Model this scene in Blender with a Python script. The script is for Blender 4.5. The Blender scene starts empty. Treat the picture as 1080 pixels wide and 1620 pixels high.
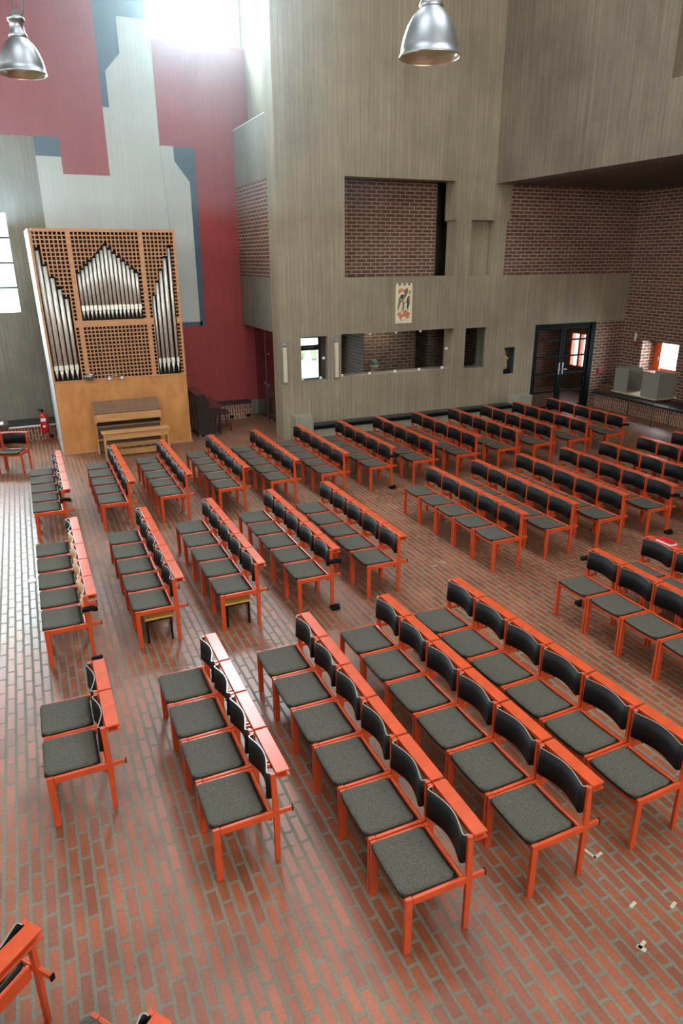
import bpy, bmesh, math, random
from mathutils import Vector, Matrix
random.seed(7)
C = bpy.context.scene.collection
PI = math.pi

# ------------------------------------------------------------------ materials
def new_mat(name):
    m = bpy.data.materials.new(name); m.use_nodes = True
    nt = m.node_tree
    return m, nt, nt.nodes['Principled BSDF']

def ramp(nt, stops, interp='LINEAR'):
    r = nt.nodes.new('ShaderNodeValToRGB'); r.color_ramp.interpolation = interp
    while len(r.color_ramp.elements) < len(stops): r.color_ramp.elements.new(0.5)
    for e, (p, c) in zip(r.color_ramp.elements, stops):
        e.position = p; e.color = (*c, 1)
    return r

def math_node(nt, op, a, b=None):
    n = nt.nodes.new('ShaderNodeMath'); n.operation = op
    for i, v in enumerate((a, b)):
        if v is None: continue
        if isinstance(v, (int, float)): n.inputs[i].default_value = v
        else: nt.links.new(v, n.inputs[i])
    return n.outputs[0]

def mixc(nt, fac, a, b, blend='MIX'):
    n = nt.nodes.new('ShaderNodeMix'); n.data_type = 'RGBA'; n.blend_type = blend
    if isinstance(fac, (int, float)): n.inputs[0].default_value = fac
    else: nt.links.new(fac, n.inputs[0])
    for i, v in ((6, a), (7, b)):
        if isinstance(v, tuple): n.inputs[i].default_value = (*v, 1)
        else: nt.links.new(v, n.inputs[i])
    return n.outputs[2]

def simple(name, col, rough=0.5, metal=0.0, var=0.0, scale=20, spec=None, bump=0.0, stretch=(1, 1, 1)):
    m, nt, b = new_mat(name)
    b.inputs['Base Color'].default_value = (*col, 1)
    b.inputs['Roughness'].default_value = rough
    b.inputs['Metallic'].default_value = metal
    if spec is not None: b.inputs['Specular IOR Level'].default_value = spec
    tc = nt.nodes.new('ShaderNodeTexCoord'); mp = nt.nodes.new('ShaderNodeMapping')
    mp.inputs['Scale'].default_value = stretch
    nt.links.new(tc.outputs['Object'], mp.inputs[0])
    nz = nt.nodes.new('ShaderNodeTexNoise'); nz.inputs['Scale'].default_value = scale; nz.inputs['Detail'].default_value = 4
    nt.links.new(mp.outputs[0], nz.inputs['Vector'])
    v = max(var, 0.04)
    r = ramp(nt, [(0.3, tuple(c * (1 - v) for c in col)), (0.7, tuple(min(1, c * (1 + v)) for c in col))])
    nt.links.new(nz.outputs['Fac'], r.inputs[0]); nt.links.new(r.outputs[0], b.inputs['Base Color'])
    if bump:
        bp = nt.nodes.new('ShaderNodeBump'); bp.inputs['Strength'].default_value = bump; bp.inputs['Distance'].default_value = 0.003
        nt.links.new(nz.outputs['Fac'], bp.inputs['Height']); nt.links.new(bp.outputs[0], b.inputs['Normal'])
    return m

def board_concrete(name, base, tint=(0.9, 0.95, 1.0), amount=1.0, rough=0.85, boards=9.5, streak=0.22):
    """board-marked concrete (or paint on it): vertical plank lines, streaks, blotches, all from world position"""
    m, nt, b = new_mat(name)
    L = nt.links
    geo = nt.nodes.new('ShaderNodeNewGeometry')
    sep = nt.nodes.new('ShaderNodeSeparateXYZ'); L.new(geo.outputs['Position'], sep.inputs[0])
    s = math_node(nt, 'ADD', sep.outputs[0], sep.outputs[1])
    sb = math_node(nt, 'MULTIPLY', s, boards)
    fr = math_node(nt, 'FRACT', sb)
    fl = math_node(nt, 'FLOOR', sb)
    line = math_node(nt, 'LESS_THAN', fr, 0.07)
    wn = nt.nodes.new('ShaderNodeTexWhiteNoise'); wn.noise_dimensions = '1D'; L.new(fl, wn.inputs['W'])
    mp = nt.nodes.new('ShaderNodeMapping'); mp.inputs['Scale'].default_value = (22, 22, 0.9); L.new(geo.outputs['Position'], mp.inputs[0])
    n1 = nt.nodes.new('ShaderNodeTexNoise'); n1.inputs['Scale'].default_value = 1.0; n1.inputs['Detail'].default_value = 6; n1.inputs['Roughness'].default_value = .65
    L.new(mp.outputs[0], n1.inputs['Vector'])
    n2 = nt.nodes.new('ShaderNodeTexNoise'); n2.inputs['Scale'].default_value = 0.9; n2.inputs['Detail'].default_value = 7; n2.inputs['Roughness'].default_value = .6
    L.new(geo.outputs['Position'], n2.inputs['Vector'])
    n3 = nt.nodes.new('ShaderNodeTexNoise'); n3.inputs['Scale'].default_value = 40; n3.inputs['Detail'].default_value = 3
    L.new(geo.outputs['Position'], n3.inputs['Vector'])
    k = amount
    d = lambda f: tuple(c * f for c in base)
    r1 = ramp(nt, [(0.25, d(1 - streak * k)), (0.75, d(1 + streak * .8 * k))]); L.new(n1.outputs['Fac'], r1.inputs[0])
    r2 = ramp(nt, [(0.3, (1 - .3 * k,) * 3), (0.68, (1, 1, 1))]); L.new(n2.outputs['Fac'], r2.inputs[0])
    c = mixc(nt, 1.0, r1.outputs[0], r2.outputs[0], 'MULTIPLY')
    r3 = ramp(nt, [(0.0, (1 - .12 * k,) * 3), (1.0, (1, 1, 1))]); L.new(wn.outputs[0], r3.inputs[0])
    c = mixc(nt, 1.0, c, r3.outputs[0], 'MULTIPLY')
    lf = math_node(nt, 'MULTIPLY', line, math_node(nt, 'MULTIPLY', n2.outputs['Fac'], 1.3 * k))
    c = mixc(nt, lf, c, d(.45))
    r4 = ramp(nt, [(0.3, (1 - .1 * k,) * 3), (0.7, (1, 1, 1))]); L.new(n3.outputs['Fac'], r4.inputs[0])
    c = mixc(nt, 1.0, c, r4.outputs[0], 'MULTIPLY')
    L.new(c, b.inputs['Base Color'])
    b.inputs['Roughness'].default_value = rough
    h = math_node(nt, 'SUBTRACT', math_node(nt, 'ADD', n1.outputs['Fac'], math_node(nt, 'MULTIPLY', wn.outputs[0], .5)), math_node(nt, 'MULTIPLY', line, 0.8))
    bp = nt.nodes.new('ShaderNodeBump'); bp.inputs['Strength'].default_value = .5; bp.inputs['Distance'].default_value = 0.006
    L.new(h, bp.inputs['Height']); L.new(bp.outputs[0], b.inputs['Normal'])
    return m

def brick_mat(name, u, v, bw, bh, c1, c2, mortar, msize, rough=0.8, offset=0.5, bump=0.6, spec=0.4, stain=0.25, u0=0.0, v0=0.0, fine=0.0):
    """bricks laid from world position; u, v name the axes of length and course ('x','y','z','s' = x+y)"""
    m, nt, b = new_mat(name); L = nt.links
    geo = nt.nodes.new('ShaderNodeNewGeometry')
    sep = nt.nodes.new('ShaderNodeSeparateXYZ'); L.new(geo.outputs['Position'], sep.inputs[0])
    ax = {'x': sep.outputs[0], 'y': sep.outputs[1], 'z': sep.outputs[2]}
    ax['s'] = math_node(nt, 'ADD', sep.outputs[0], sep.outputs[1])
    cb = nt.nodes.new('ShaderNodeCombineXYZ')
    L.new(math_node(nt, 'ADD', ax[u], 50.0 + u0), cb.inputs[0]); L.new(math_node(nt, 'ADD', ax[v], 50.0 + v0), cb.inputs[1])
    vec = cb.outputs[0]
    if fine:
        nw = nt.nodes.new('ShaderNodeTexNoise'); nw.inputs['Scale'].default_value = 9; L.new(geo.outputs['Position'], nw.inputs['Vector'])
        vm = nt.nodes.new('ShaderNodeVectorMath'); vm.operation = 'MULTIPLY_ADD'
        L.new(nw.outputs['Color'], vm.inputs[0]); vm.inputs[1].default_value = (fine, fine, 0); L.new(vec, vm.inputs[2]); vec = vm.outputs[0]
    bt = nt.nodes.new('ShaderNodeTexBrick'); bt.offset = offset; bt.offset_frequency = 2; bt.squash = 1
    L.new(vec, bt.inputs['Vector'])
    bt.inputs['Scale'].default_value = 1; bt.inputs['Brick Width'].default_value = bw; bt.inputs['Row Height'].default_value = bh
    bt.inputs['Mortar Size'].default_value = msize; bt.inputs['Mortar Smooth'].default_value = .15; bt.inputs['Bias'].default_value = 0
    bt.inputs['Color1'].default_value = (*c1, 1); bt.inputs['Color2'].default_value = (*c2, 1); bt.inputs['Mortar'].default_value = (*mortar, 1)
    nz = nt.nodes.new('ShaderNodeTexNoise'); nz.inputs['Scale'].default_value = 1.3; nz.inputs['Detail'].default_value = 8; nz.inputs['Roughness'].default_value = .65
    L.new(geo.outputs['Position'], nz.inputs['Vector'])
    r = ramp(nt, [(0.3, (1 - stain,) * 3), (0.65, (1, 1, 1))]); L.new(nz.outputs['Fac'], r.inputs[0])
    n2 = nt.nodes.new('ShaderNodeTexNoise'); n2.inputs['Scale'].default_value = 60; n2.inputs['Detail'].default_value = 3
    L.new(geo.outputs['Position'], n2.inputs['Vector'])
    r2 = ramp(nt, [(0.3, (.8,) * 3), (0.7, (1.08,) * 3)]); L.new(n2.outputs['Fac'], r2.inputs[0])
    c = mixc(nt, 1.0, bt.outputs['Color'], r.outputs[0], 'MULTIPLY'); c = mixc(nt, 1.0, c, r2.outputs[0], 'MULTIPLY')
    L.new(c, b.inputs['Base Color'])
    rr = math_node(nt, 'ADD', math_node(nt, 'MULTIPLY', nz.outputs['Fac'], .25), rough - .12)
    rr = math_node(nt, 'ADD', rr, math_node(nt, 'MULTIPLY', bt.outputs['Fac'], .35))
    L.new(rr, b.inputs['Roughness']); b.inputs['Specular IOR Level'].default_value = spec
    bp = nt.nodes.new('ShaderNodeBump'); bp.inputs['Strength'].default_value = bump; bp.inputs['Distance'].default_value = 0.004
    hh = math_node(nt, 'SUBTRACT', math_node(nt, 'MULTIPLY', n2.outputs['Fac'], .15), bt.outputs['Fac'])
    L.new(hh, bp.inputs['Height']); L.new(bp.outputs[0], b.inputs['Normal'])
    return m

def wood(name, c1, c2, rough=0.45, scale=3.0, stretch=(1, 1, 8)):
    m, nt, b = new_mat(name); L = nt.links
    geo = nt.nodes.new('ShaderNodeTexCoord'); mp = nt.nodes.new('ShaderNodeMapping'); mp.inputs['Scale'].default_value = stretch
    L.new(geo.outputs['Object'], mp.inputs[0])
    n = nt.nodes.new('ShaderNodeTexNoise'); n.inputs['Scale'].default_value = scale; n.inputs['Detail'].default_value = 8; n.inputs['Distortion'].default_value = .6
    L.new(mp.outputs[0], n.inputs['Vector'])
    r = ramp(nt, [(0.3, c1), (0.7, c2)]); L.new(n.outputs['Fac'], r.inputs[0]); L.new(r.outputs[0], b.inputs['Base Color'])
    b.inputs['Roughness'].default_value = rough
    return m

def glass_mat(name, tint=(.9, .95, .95), rough=0.0, alpha=0.12, ior=1.5):
    m = bpy.data.materials.new(name); m.use_nodes = True; nt = m.node_tree; nt.nodes.clear()
    out = nt.nodes.new('ShaderNodeOutputMaterial'); mx = nt.nodes.new('ShaderNodeMixShader')
    tr = nt.nodes.new('ShaderNodeBsdfTransparent'); tr.inputs[0].default_value = (*tint, 1)
    gl = nt.nodes.new('ShaderNodeBsdfGlossy'); gl.inputs['Roughness'].default_value = rough
    fr = nt.nodes.new('ShaderNodeFresnel'); fr.inputs[0].default_value = ior
    ge = nt.nodes.new('ShaderNodeNewGeometry'); ff = math_node(nt, 'MULTIPLY', fr.outputs[0], math_node(nt, 'SUBTRACT', 1.0, ge.outputs['Backfacing']))
    nt.links.new(ff, mx.inputs[0]); nt.links.new(tr.outputs[0], mx.inputs[1]); nt.links.new(gl.outputs[0], mx.inputs[2])
    nt.links.new(mx.outputs[0], out.inputs[0])
    return m

M = {}
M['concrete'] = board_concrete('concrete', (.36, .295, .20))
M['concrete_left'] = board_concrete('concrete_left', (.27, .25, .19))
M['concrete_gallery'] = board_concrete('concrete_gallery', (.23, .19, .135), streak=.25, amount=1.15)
M['concrete_plain'] = board_concrete('concrete_plain', (.36, .33, .25), boards=3.0, streak=.15, amount=.7)
M['red_paint_wall'] = board_concrete('red_paint_wall', (.34, .045, .045), amount=.6, rough=.7, streak=.18)
M['white_paint_wall'] = board_concrete('white_paint_wall', (.50, .53, .50), amount=.35, rough=.75, streak=.1)
M['blue_paint_wall'] = board_concrete('blue_paint_wall', (.07, .11, .155), amount=.5, rough=.75, streak=.15)
BR1, BR2, MO = (.19, .075, .048), (.12, .048, .034), (.42, .34, .25)
M['brick'] = brick_mat('brick', 's', 'z', .255, .0835, BR1, BR2, MO, .0115, v0=.02)
M['brick_big'] = brick_mat('brick_big', 's', 'z', .25, .085, (.24, .10, .06), (.13, .06, .045), (.42, .36, .28), .009)
M['brick_standing'] = brick_mat('brick_standing', 'z', 's', .215, .069, (.28, .10, .055), (.20, .07, .045), (.55, .47, .36), .0075, u0=-.02)
M['floor'] = brick_mat('floor', 'y', 'x', .2555, .0822, (.37, .100, .038), (.25, .072, .031), (.20, .172, .12), .0125, rough=.39, offset=.5, bump=.45, spec=.5, stain=.4, u0=-.12, v0=.005, fine=.006)
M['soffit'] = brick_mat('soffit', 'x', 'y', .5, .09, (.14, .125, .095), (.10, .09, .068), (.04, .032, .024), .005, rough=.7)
M['chair_red'] = simple('chair_red', (.53, .068, .018), rough=.30, spec=.4, var=.10, scale=9)
M['felt'] = simple('felt', (.078, .070, .053), rough=.95, var=.5, scale=150, bump=.5, spec=.2)
M['black_ply'] = simple('black_ply', (.006, .006, .006), rough=.55, var=.1, spec=.22)
M['ply_edge_sheen'] = simple('ply_edge_sheen', (.30, .28, .24), rough=.22, var=.1)
M['tan_back'] = simple('tan_back', (.62, .36, .18), rough=.4, var=.12)  # pale tan colour for most backrests of one row
M['black'] = simple('black', (.005, .007, .009), rough=.6, spec=.08)
M['black_slate'] = simple('black_slate', (.022, .026, .026), rough=.35, var=.3, scale=6)
M['organ_wood'] = wood('organ_wood', (.44, .20, .09), (.56, .28, .13), rough=.5)
M['organ_ply'] = wood('organ_ply', (.42, .17, .045), (.62, .28, .085), rough=.42, scale=1.6, stretch=(2.5, 2.5, 1))
M['oak'] = wood('oak', (.44, .22, .08), (.60, .33, .13), rough=.45, stretch=(1, 8, 8))
M['brown_lid'] = wood('brown_lid', (.15, .085, .05), (.21, .125, .075), rough=.5)
M['dark_inside'] = simple('dark_inside', (.02, .017, .014), rough=.8)
M['white_side'] = simple('white_side', (.55, .55, .55), rough=.5)
M['pipe'] = simple('pipe', (.76, .73, .65), rough=.38, metal=.5, var=.1)
M['pipe_mouth'] = simple('pipe_mouth', (.85, .82, .72), rough=.35, metal=.4, var=.15)
M['steel'] = simple('steel', (.40, .41, .42), rough=.42, metal=1.0)
M['steel_inside'] = simple('steel_inside', (.80, .74, .60), rough=.3, metal=.9)
M['piano'] = simple('piano', (.022, .014, .013), rough=.3, var=.2)
M['piano_lid'] = simple('piano_lid', (.10, .03, .025), rough=.3, var=.2)
M['piano_post'] = wood('piano_post', (.12, .07, .045), (.16, .1, .06))
M['dark_wood'] = wood('dark_wood', (.06, .028, .02), (.09, .04, .028))
M['white'] = simple('white', (.8, .8, .8), rough=.5)
M['lamp_cover'] = simple('lamp_cover', (.62, .56, .43), rough=.35)
M['red_gloss'] = simple('red_gloss', (.55, .012, .015), rough=.25)
M['red_dark'] = simple('red_dark', (.30, .02, .018), rough=.4)
M['green'] = simple('green', (.02, .2, .08), rough=.4)
M['cream'] = simple('cream', (.70, .62, .42), rough=.85, var=.08)
M['tape'] = simple('tape', (.42, .37, .26), rough=.7, var=.15)
M['rust'] = simple('rust', (.55, .20, .10), rough=.85, var=.3, scale=15)
M['taupe'] = simple('taupe', (.22, .13, .10), rough=.85, var=.2)
M['charcoal'] = simple('charcoal', (.04, .05, .045), rough=.85, var=.2)
M['ochre'] = simple('ochre', (.55, .26, .06), rough=.85)
M['gold'] = simple('gold', (.42, .25, .10), rough=.5, var=.25, scale=30)
M['maroon'] = simple('maroon', (.10, .025, .03), rough=.45)
M['orange_frame'] = simple('orange_frame', (.65, .10, .02), rough=.4)
M['grey_card'] = simple('grey_card', (.20, .19, .15), rough=.7, var=.05)
M['table_wood'] = wood('table_wood', (.45, .33, .2), (.52, .4, .25), rough=.5)
M['wicker'] = brick_mat('wicker', 's', 'z', .05, .02, (.25, .11, .04), (.18, .08, .03), (.08, .04, .02), .003)
M['yellow_top'] = simple('yellow_top', (.62, .34, .07), rough=.45, var=.1)
M['skin'] = simple('skin', (.55, .28, .18), rough=.6)
M['teal_wool'] = simple('teal_wool', (.10, .17, .16), rough=.95, var=.2, scale=80)
M['coat'] = simple('coat', (.012, .016, .018), rough=.8)
M['glass'] = glass_mat('glass', (.80, .86, .86))
M['dark_glass'] = glass_mat('dark_glass', (.82, .84, .84), ior=1.6)
M['asphalt'] = simple('asphalt', (.75, .76, .75), rough=.9, var=.1, scale=2)
M['leafy'] = simple('leafy', (.70, .60, .36), rough=.9, var=.4, scale=6)
M['wax'] = simple('wax', (.8, .76, .62), rough=.5)
M['cable'] = simple('cable', (.10, .13, .13), rough=.5)

# ------------------------------------------------------------------ mesh helpers
def BM(): return bmesh.new()

def box(bm, x0, x1, y0, y1, z0, z1, mi=0, mat=None):
    co = [(x0, y0, z0), (x1, y0, z0), (x1, y1, z0), (x0, y1, z0), (x0, y0, z1), (x1, y0, z1), (x1, y1, z1), (x0, y1, z1)]
    if mat is not None: co = [mat @ Vector(c) for c in co]
    v = [bm.verts.new(c) for c in co]
    for f in ((0, 3, 2, 1), (4, 5, 6, 7), (0, 1, 5, 4), (1, 2, 6, 5), (2, 3, 7, 6), (3, 0, 4, 7)):
        bm.faces.new([v[i] for i in f]).material_index = mi
    return bm

def prism(bm, pts, axis, a, b, mi=0):
    """extrude a polygon (2-D points) along an axis from a to b"""
    def P(p, t):
        return {'x': (t, p[0], p[1]), 'y': (p[0], t, p[1]), 'z': (p[0], p[1], t)}[axis]
    va = [bm.verts.new(P(p, a)) for p in pts]; vb = [bm.verts.new(P(p, b)) for p in pts]
    n = len(pts)
    fs = [bm.faces.new(va), bm.faces.new(vb[::-1])]
    for i in range(n): fs.append(bm.faces.new((va[i], vb[i], vb[(i + 1) % n], va[(i + 1) % n])))
    for f in fs: f.material_index = mi
    bmesh.ops.recalc_face_normals(bm, faces=fs)
    return bm

def tube(bm, p, q, r0, r1=None, seg=12, mi=0, caps=True):
    r1 = r0 if r1 is None else r1
    p, q = Vector(p), Vector(q); d = (q - p).normalized()
    a = d.orthogonal().normalized(); b = d.cross(a)
    ra, rb = [], []
    for i in range(seg):
        t = 2 * PI * i / seg; o = a * math.cos(t) + b * math.sin(t)
        ra.append(bm.verts.new(p + o * r0)); rb.append(bm.verts.new(q + o * r1))
    for i in range(seg):
        f = bm.faces.new((ra[i], ra[(i + 1) % seg], rb[(i + 1) % seg], rb[i])); f.smooth = True; f.material_index = mi
    if caps:
        bm.faces.new(ra[::-1]).material_index = mi; bm.faces.new(rb).material_index = mi
    return bm

def lathe(bm, prof, seg=32, mi=0, centre=(0, 0, 0)):
    rings = []
    for r, z in prof:
        rings.append([bm.verts.new((centre[0] + r * math.cos(2 * PI * i / seg), centre[1] + r * math.sin(2 * PI * i / seg), centre[2] + z)) for i in range(seg)])
    for k in range(len(rings) - 1):
        for i in range(seg):
            f = bm.faces.new((rings[k][i], rings[k][(i + 1) % seg], rings[k + 1][(i + 1) % seg], rings[k + 1][i])); f.smooth = True; f.material_index = mi
    return bm

def ellipsoid(bm, c, r, seg=16, mi=0):
    prof = []
    for k in range(9):
        t = -PI / 2 + PI * k / 8; prof.append((max(math.cos(t), .01), math.sin(t)))
    rings = [[bm.verts.new((c[0] + r[0] * a * math.cos(2 * PI * i / seg), c[1] + r[1] * a * math.sin(2 * PI * i / seg), c[2] + r[2] * h)) for i in range(seg)] for a, h in prof]
    for k in range(8):
        for i in range(seg):
            f = bm.faces.new((rings[k][i], rings[k][(i + 1) % seg], rings[k + 1][(i + 1) % seg], rings[k + 1][i])); f.smooth = True; f.material_index = mi
    bm.faces.new(rings[0][::-1]).material_index = mi; bm.faces.new(rings[-1]).material_index = mi

def holed(bm, us, vs, solid, w0, w1, axis, mi=0):
    """plate of cells between breakpoints us x vs; solid(i, j) says whether a cell is filled; closed with jambs. axis = thickness axis"""
    def P(u, v, w):
        return {'x': (w, u, v), 'y': (u, w, v), 'z': (u, v, w)}[axis]
    vd = {}
    def V(i, j, k):
        if (i, j, k) not in vd: vd[(i, j, k)] = bm.verts.new(P(us[i], vs[j], (w0, w1)[k]))
        return vd[(i, j, k)]
    nu, nv = len(us) - 1, len(vs) - 1
    S = [[bool(solid(i, j)) for j in range(nv)] for i in range(nu)]
    g = lambda i, j: 0 <= i < nu and 0 <= j < nv and S[i][j]
    fs = []
    for i in range(nu):
        for j in range(nv):
            if not S[i][j]: continue
            fs.append(bm.faces.new((V(i, j, 0), V(i + 1, j, 0), V(i + 1, j + 1, 0), V(i, j + 1, 0))))
            fs.append(bm.faces.new((V(i, j, 1), V(i, j + 1, 1), V(i + 1, j + 1, 1), V(i + 1, j, 1))))
            for di, dj, a, b in ((-1, 0, (i, j), (i, j + 1)), (1, 0, (i + 1, j), (i + 1, j + 1)), (0, -1, (i, j), (i + 1, j)), (0, 1, (i, j + 1), (i + 1, j + 1))):
                if not g(i + di, j + dj):
                    fs.append(bm.faces.new((V(*a, 0), V(*b, 0), V(*b, 1), V(*a, 1))))
    for f in fs: f.material_index = mi
    bmesh.ops.recalc_face_normals(bm, faces=fs)
    return bm

def wall_holes(bm, u0, u1, v0, v1, holes, w0, w1, axis, mi=0):
    us = sorted({u0, u1, *[h[0] for h in holes], *[h[1] for h in holes]}); vs = sorted({v0, v1, *[h[2] for h in holes], *[h[3] for h in holes]})
    us = [u for u in us if u0 <= u <= u1]; vs = [v for v in vs if v0 <= v <= v1]
    def solid(i, j):
        cu, cv = (us[i] + us[i + 1]) / 2, (vs[j] + vs[j + 1]) / 2
        return not any(h[0] < cu < h[1] and h[2] < cv < h[3] for h in holes)
    return holed(bm, us, vs, solid, w0, w1, axis, mi)

def obj(name, bm, mats, parent=None, bevel=0.0, seg=2, smooth=False, loc=None):
    me = bpy.data.meshes.new(name); bm.to_mesh(me); bm.free()
    for m in (mats if isinstance(mats, (list, tuple)) else [mats]): me.materials.append(m)
    o = bpy.data.objects.new(name, me); C.objects.link(o)
    if parent: o.parent = parent
    if smooth:
        for p in me.polygons: p.use_smooth = True
    if loc: o.location = loc
    if bevel:
        md = o.modifiers.new('bevel', 'BEVEL'); md.width = bevel; md.segments = seg; md.limit_method = 'ANGLE'; md.angle_limit = .6
    return o

def struct(name, bm, mats, **k):
    o = obj(name, bm, mats, **k)
    o['kind'] = 'structure'
    return o

def tag(o, label, cat, group=None):
    o['label'] = label; o['category'] = cat
    if group: o['group'] = group
    return o

def thing(name, label, cat, loc=(0, 0, 0), rz=0.0, group=None):
    o = bpy.data.objects.new(name, None); C.objects.link(o)
    o.location = loc; o.rotation_euler = (0, 0, rz); o.empty_display_size = .2
    return tag(o, label, cat, group)

def bezier_bm(bm, pts, r, seg=10, n=6):
    """smooth tube through points (Catmull-Rom)"""
    P = [Vector(p) for p in pts]; P = [P[0]] + P + [P[-1]]
    path = []
    for i in range(1, len(P) - 2):
        for k in range(n):
            t = k / n
            path.append(.5 * ((2 * P[i]) + (-P[i - 1] + P[i + 1]) * t + (2 * P[i - 1] - 5 * P[i] + 4 * P[i + 1] - P[i + 2]) * t * t + (-P[i - 1] + 3 * P[i] - 3 * P[i + 1] + P[i + 2]) * t ** 3))
    path.append(P[-2])
    rings = []
    for i, p in enumerate(path):
        d = (path[min(i + 1, len(path) - 1)] - path[max(i - 1, 0)]).normalized()
        a = d.cross(Vector((.3, .9, .2))).normalized(); b = d.cross(a)
        rings.append([bm.verts.new(p + (a * math.cos(2 * PI * j / seg) + b * math.sin(2 * PI * j / seg)) * r) for j in range(seg)])
    for k in range(len(rings) - 1):
        for j in range(seg):
            f = bm.faces.new((rings[k][j], rings[k][(j + 1) % seg], rings[k + 1][(j + 1) % seg], rings[k + 1][j])); f.smooth = True
    return bm

# ------------------------------------------------------------------ camera
F, PITCH, ROLL, YAW, H = 1080.876, 0.3551, -0.0062, 0.4216, 4.0108
fwd = Vector((math.sin(YAW) * math.cos(PITCH), math.cos(YAW) * math.cos(PITCH), -math.sin(PITCH)))
right = Vector((math.cos(YAW), -math.sin(YAW), 0)); up = right.cross(fwd)
r2 = math.cos(ROLL) * right + math.sin(ROLL) * up; u2 = -math.sin(ROLL) * right + math.cos(ROLL) * up
cd = bpy.data.cameras.new('camera'); cam = bpy.data.objects.new('camera', cd); C.objects.link(cam)
cam.matrix_world = Matrix(((r2.x, u2.x, -fwd.x, 0), (r2.y, u2.y, -fwd.y, 0), (r2.z, u2.z, -fwd.z, H), (0, 0, 0, 1)))
cd.sensor_fit = 'VERTICAL'; cd.sensor_height = 36.0; cd.lens = F / 1620 * 36.0; cd.clip_start = .05; cd.clip_end = 200
bpy.context.scene.camera = cam

# ------------------------------------------------------------------ room shell
YM, YR, XR, XT = 14.85, 18.0, 15.4, 5.27      # main wall, mural wall, right wall, tower box face
XG = 10.75                                     # gallery face
ZC = 12.5                                      # ceiling
bm = BM(); box(bm, -5.2, 18.5, -4.2, YR + .3, -.25, 0); struct('floor', bm, M['floor'])

# mural wall with the tall window at the left and the high light opening
bm = BM()
wall_holes(bm, -5.2, 5.98, 0, ZC, [(-3.9, -.005, 2.895, 5.0), (3.44, 5.66, 8.62, 12.2)], YR, YR + .3, 'y', 0)
def paint(pts, mi, t):  # a layer of paint on the wall face
    prism(bm, pts, 'y', YR - t, YR + .02, mi)
# red field around the opening (as several slabs)
paint([(-1.6, 6.54), (5.98, 6.54), (5.98, 8.62), (-1.6, 8.62)], 1, .0030)
paint([(-1.6, 8.62), (3.44, 8.62), (3.44, ZC), (-1.6, ZC)], 1, .0030)
paint([(5.66, 8.62), (5.98, 8.62), (5.98, ZC), (5.66, ZC)], 1, .0030)
paint([(3.44, 12.2), (5.66, 12.2), (5.66, ZC), (3.44, ZC)], 1, .0030)
paint([(1.31, 5.82), (5.98, 5.82), (5.98, 6.54), (1.31, 6.54)], 1, .0030)
paint([(3.2, .40), (5.98, .40), (5.98, 5.82), (3.2, 5.82)], 1, .0030)
# white field
paint([(.79, 2.52), (4.14, 2.52), (4.14, 5.75), (3.81, 6.19), (3.81, 6.5), (3.50, 6.5), (3.50, 8.62), (3.44, 8.955), (2.80, 8.955), (2.80, 8.26), (2.46, 7.91), (2.46, 7.2), (2.315, 7.2), (2.315, 5.82), (1.31, 5.82), (1.31, 6.165), (.79, 6.165)], 2, .0045)
# blue fields
paint([(.79, 6.165), (1.31, 6.165), (1.31, 6.55), (.79, 6.55)], 3, .0040)
paint([(2.315, 7.2), (2.46, 7.2), (2.46, 7.91), (2.80, 8.26), (2.80, 8.955), (3.44, 8.955), (3.44, ZC), (2.335, ZC)], 3, .0040)
paint([(3.81, 6.49), (4.31, 6.49), (4.29, 3.87), (4.27, 2.42), (4.14, 2.42), (4.14, 5.75), (3.81, 6.19)], 3, .0050)
paint([(.79, 2.42), (4.2, 2.42), (4.2, 2.52), (.79, 2.52)], 3, .0050)
paint([(3.502, 6.5), (3.508, 6.5), (3.66, 2.52), (3.654, 2.52)], 3, .0052)
struct('wall_back', bm, [M['concrete_left'], M['red_paint_wall'], M['white_paint_wall'], M['blue_paint_wall']])

# tall window at the left, bars
bm = BM()
for z in (3.43, 3.965, 4.495): box(bm, -3.9, -.005, YR + .12, YR + .16, z - .018, z + .018)
for x in (-3.9, -2.93, -1.95, -.98): box(bm, x, x + .035, YR + .12, YR + .16, 2.895, 5.0)
w1 = struct('window_1', bm, M['charcoal'])
bm = BM(); box(bm, -3.9, -.005, YR + .135, YR + .145, 2.895, 5.0); obj('window_glass', bm, M['glass'], w1)
bm = BM(); 
for x in (3.44, 5.62): box(bm, x, x + .04, YR + .2, YR + .25, 8.62, 12.2)
for z in (8.62, 12.16): box(bm, 3.44, 5.66, YR + .2, YR + .25, z, z + .04)
w2 = struct('window_2', bm, M['charcoal'])
bm = BM(); box(bm, 3.48, 5.62, YR + .22, YR + .23, 8.66, 12.16); obj('window_glass', bm, M['glass'], w2)

# main concrete wall
holesM = [(6.783, 9.69, 3.605, 5.68), (5.675, 6.33, 1.345, 2.345), (6.68, 9.75, 1.385, 2.365), (10.115, 10.753, 1.35, 2.353),
          (10.118, 10.777, 3.60, 4.855), (11.357, 11.697, 1.12, 1.81), (12.30, 14.38, 0, 2.345),
          (11.22, XR, 4.83, 5.66), (11.14, XR, 3.595, 4.83), (14.38, XR, 0, 2.36)]
bm = BM()
wall_holes(bm, 5.2, XR, 0, ZC, holesM, YM, YM + .42, 'y')
box(bm, 5.2, 5.66, YM + .42, YM + .55, 0, ZC)
box(bm, 9.62, 9.69, YM - .012, YM + .42, 4.85, 5.68)
box(bm, 10.118, 10.777, YM + .24, YM + .3, 3.6, 4.855)
box(bm, 11.357, 11.697, YM + .22, YM + .28, 1.12, 1.81)
box(bm, 11.357, 11.697, YM + .21, YM + .22, 1.12, 1.81, 1); box(bm, 11.69, 11.697, YM + .02, YM + .22, 1.12, 1.81, 1)  # dark lining paints the niche's shade onto its back and side
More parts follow.
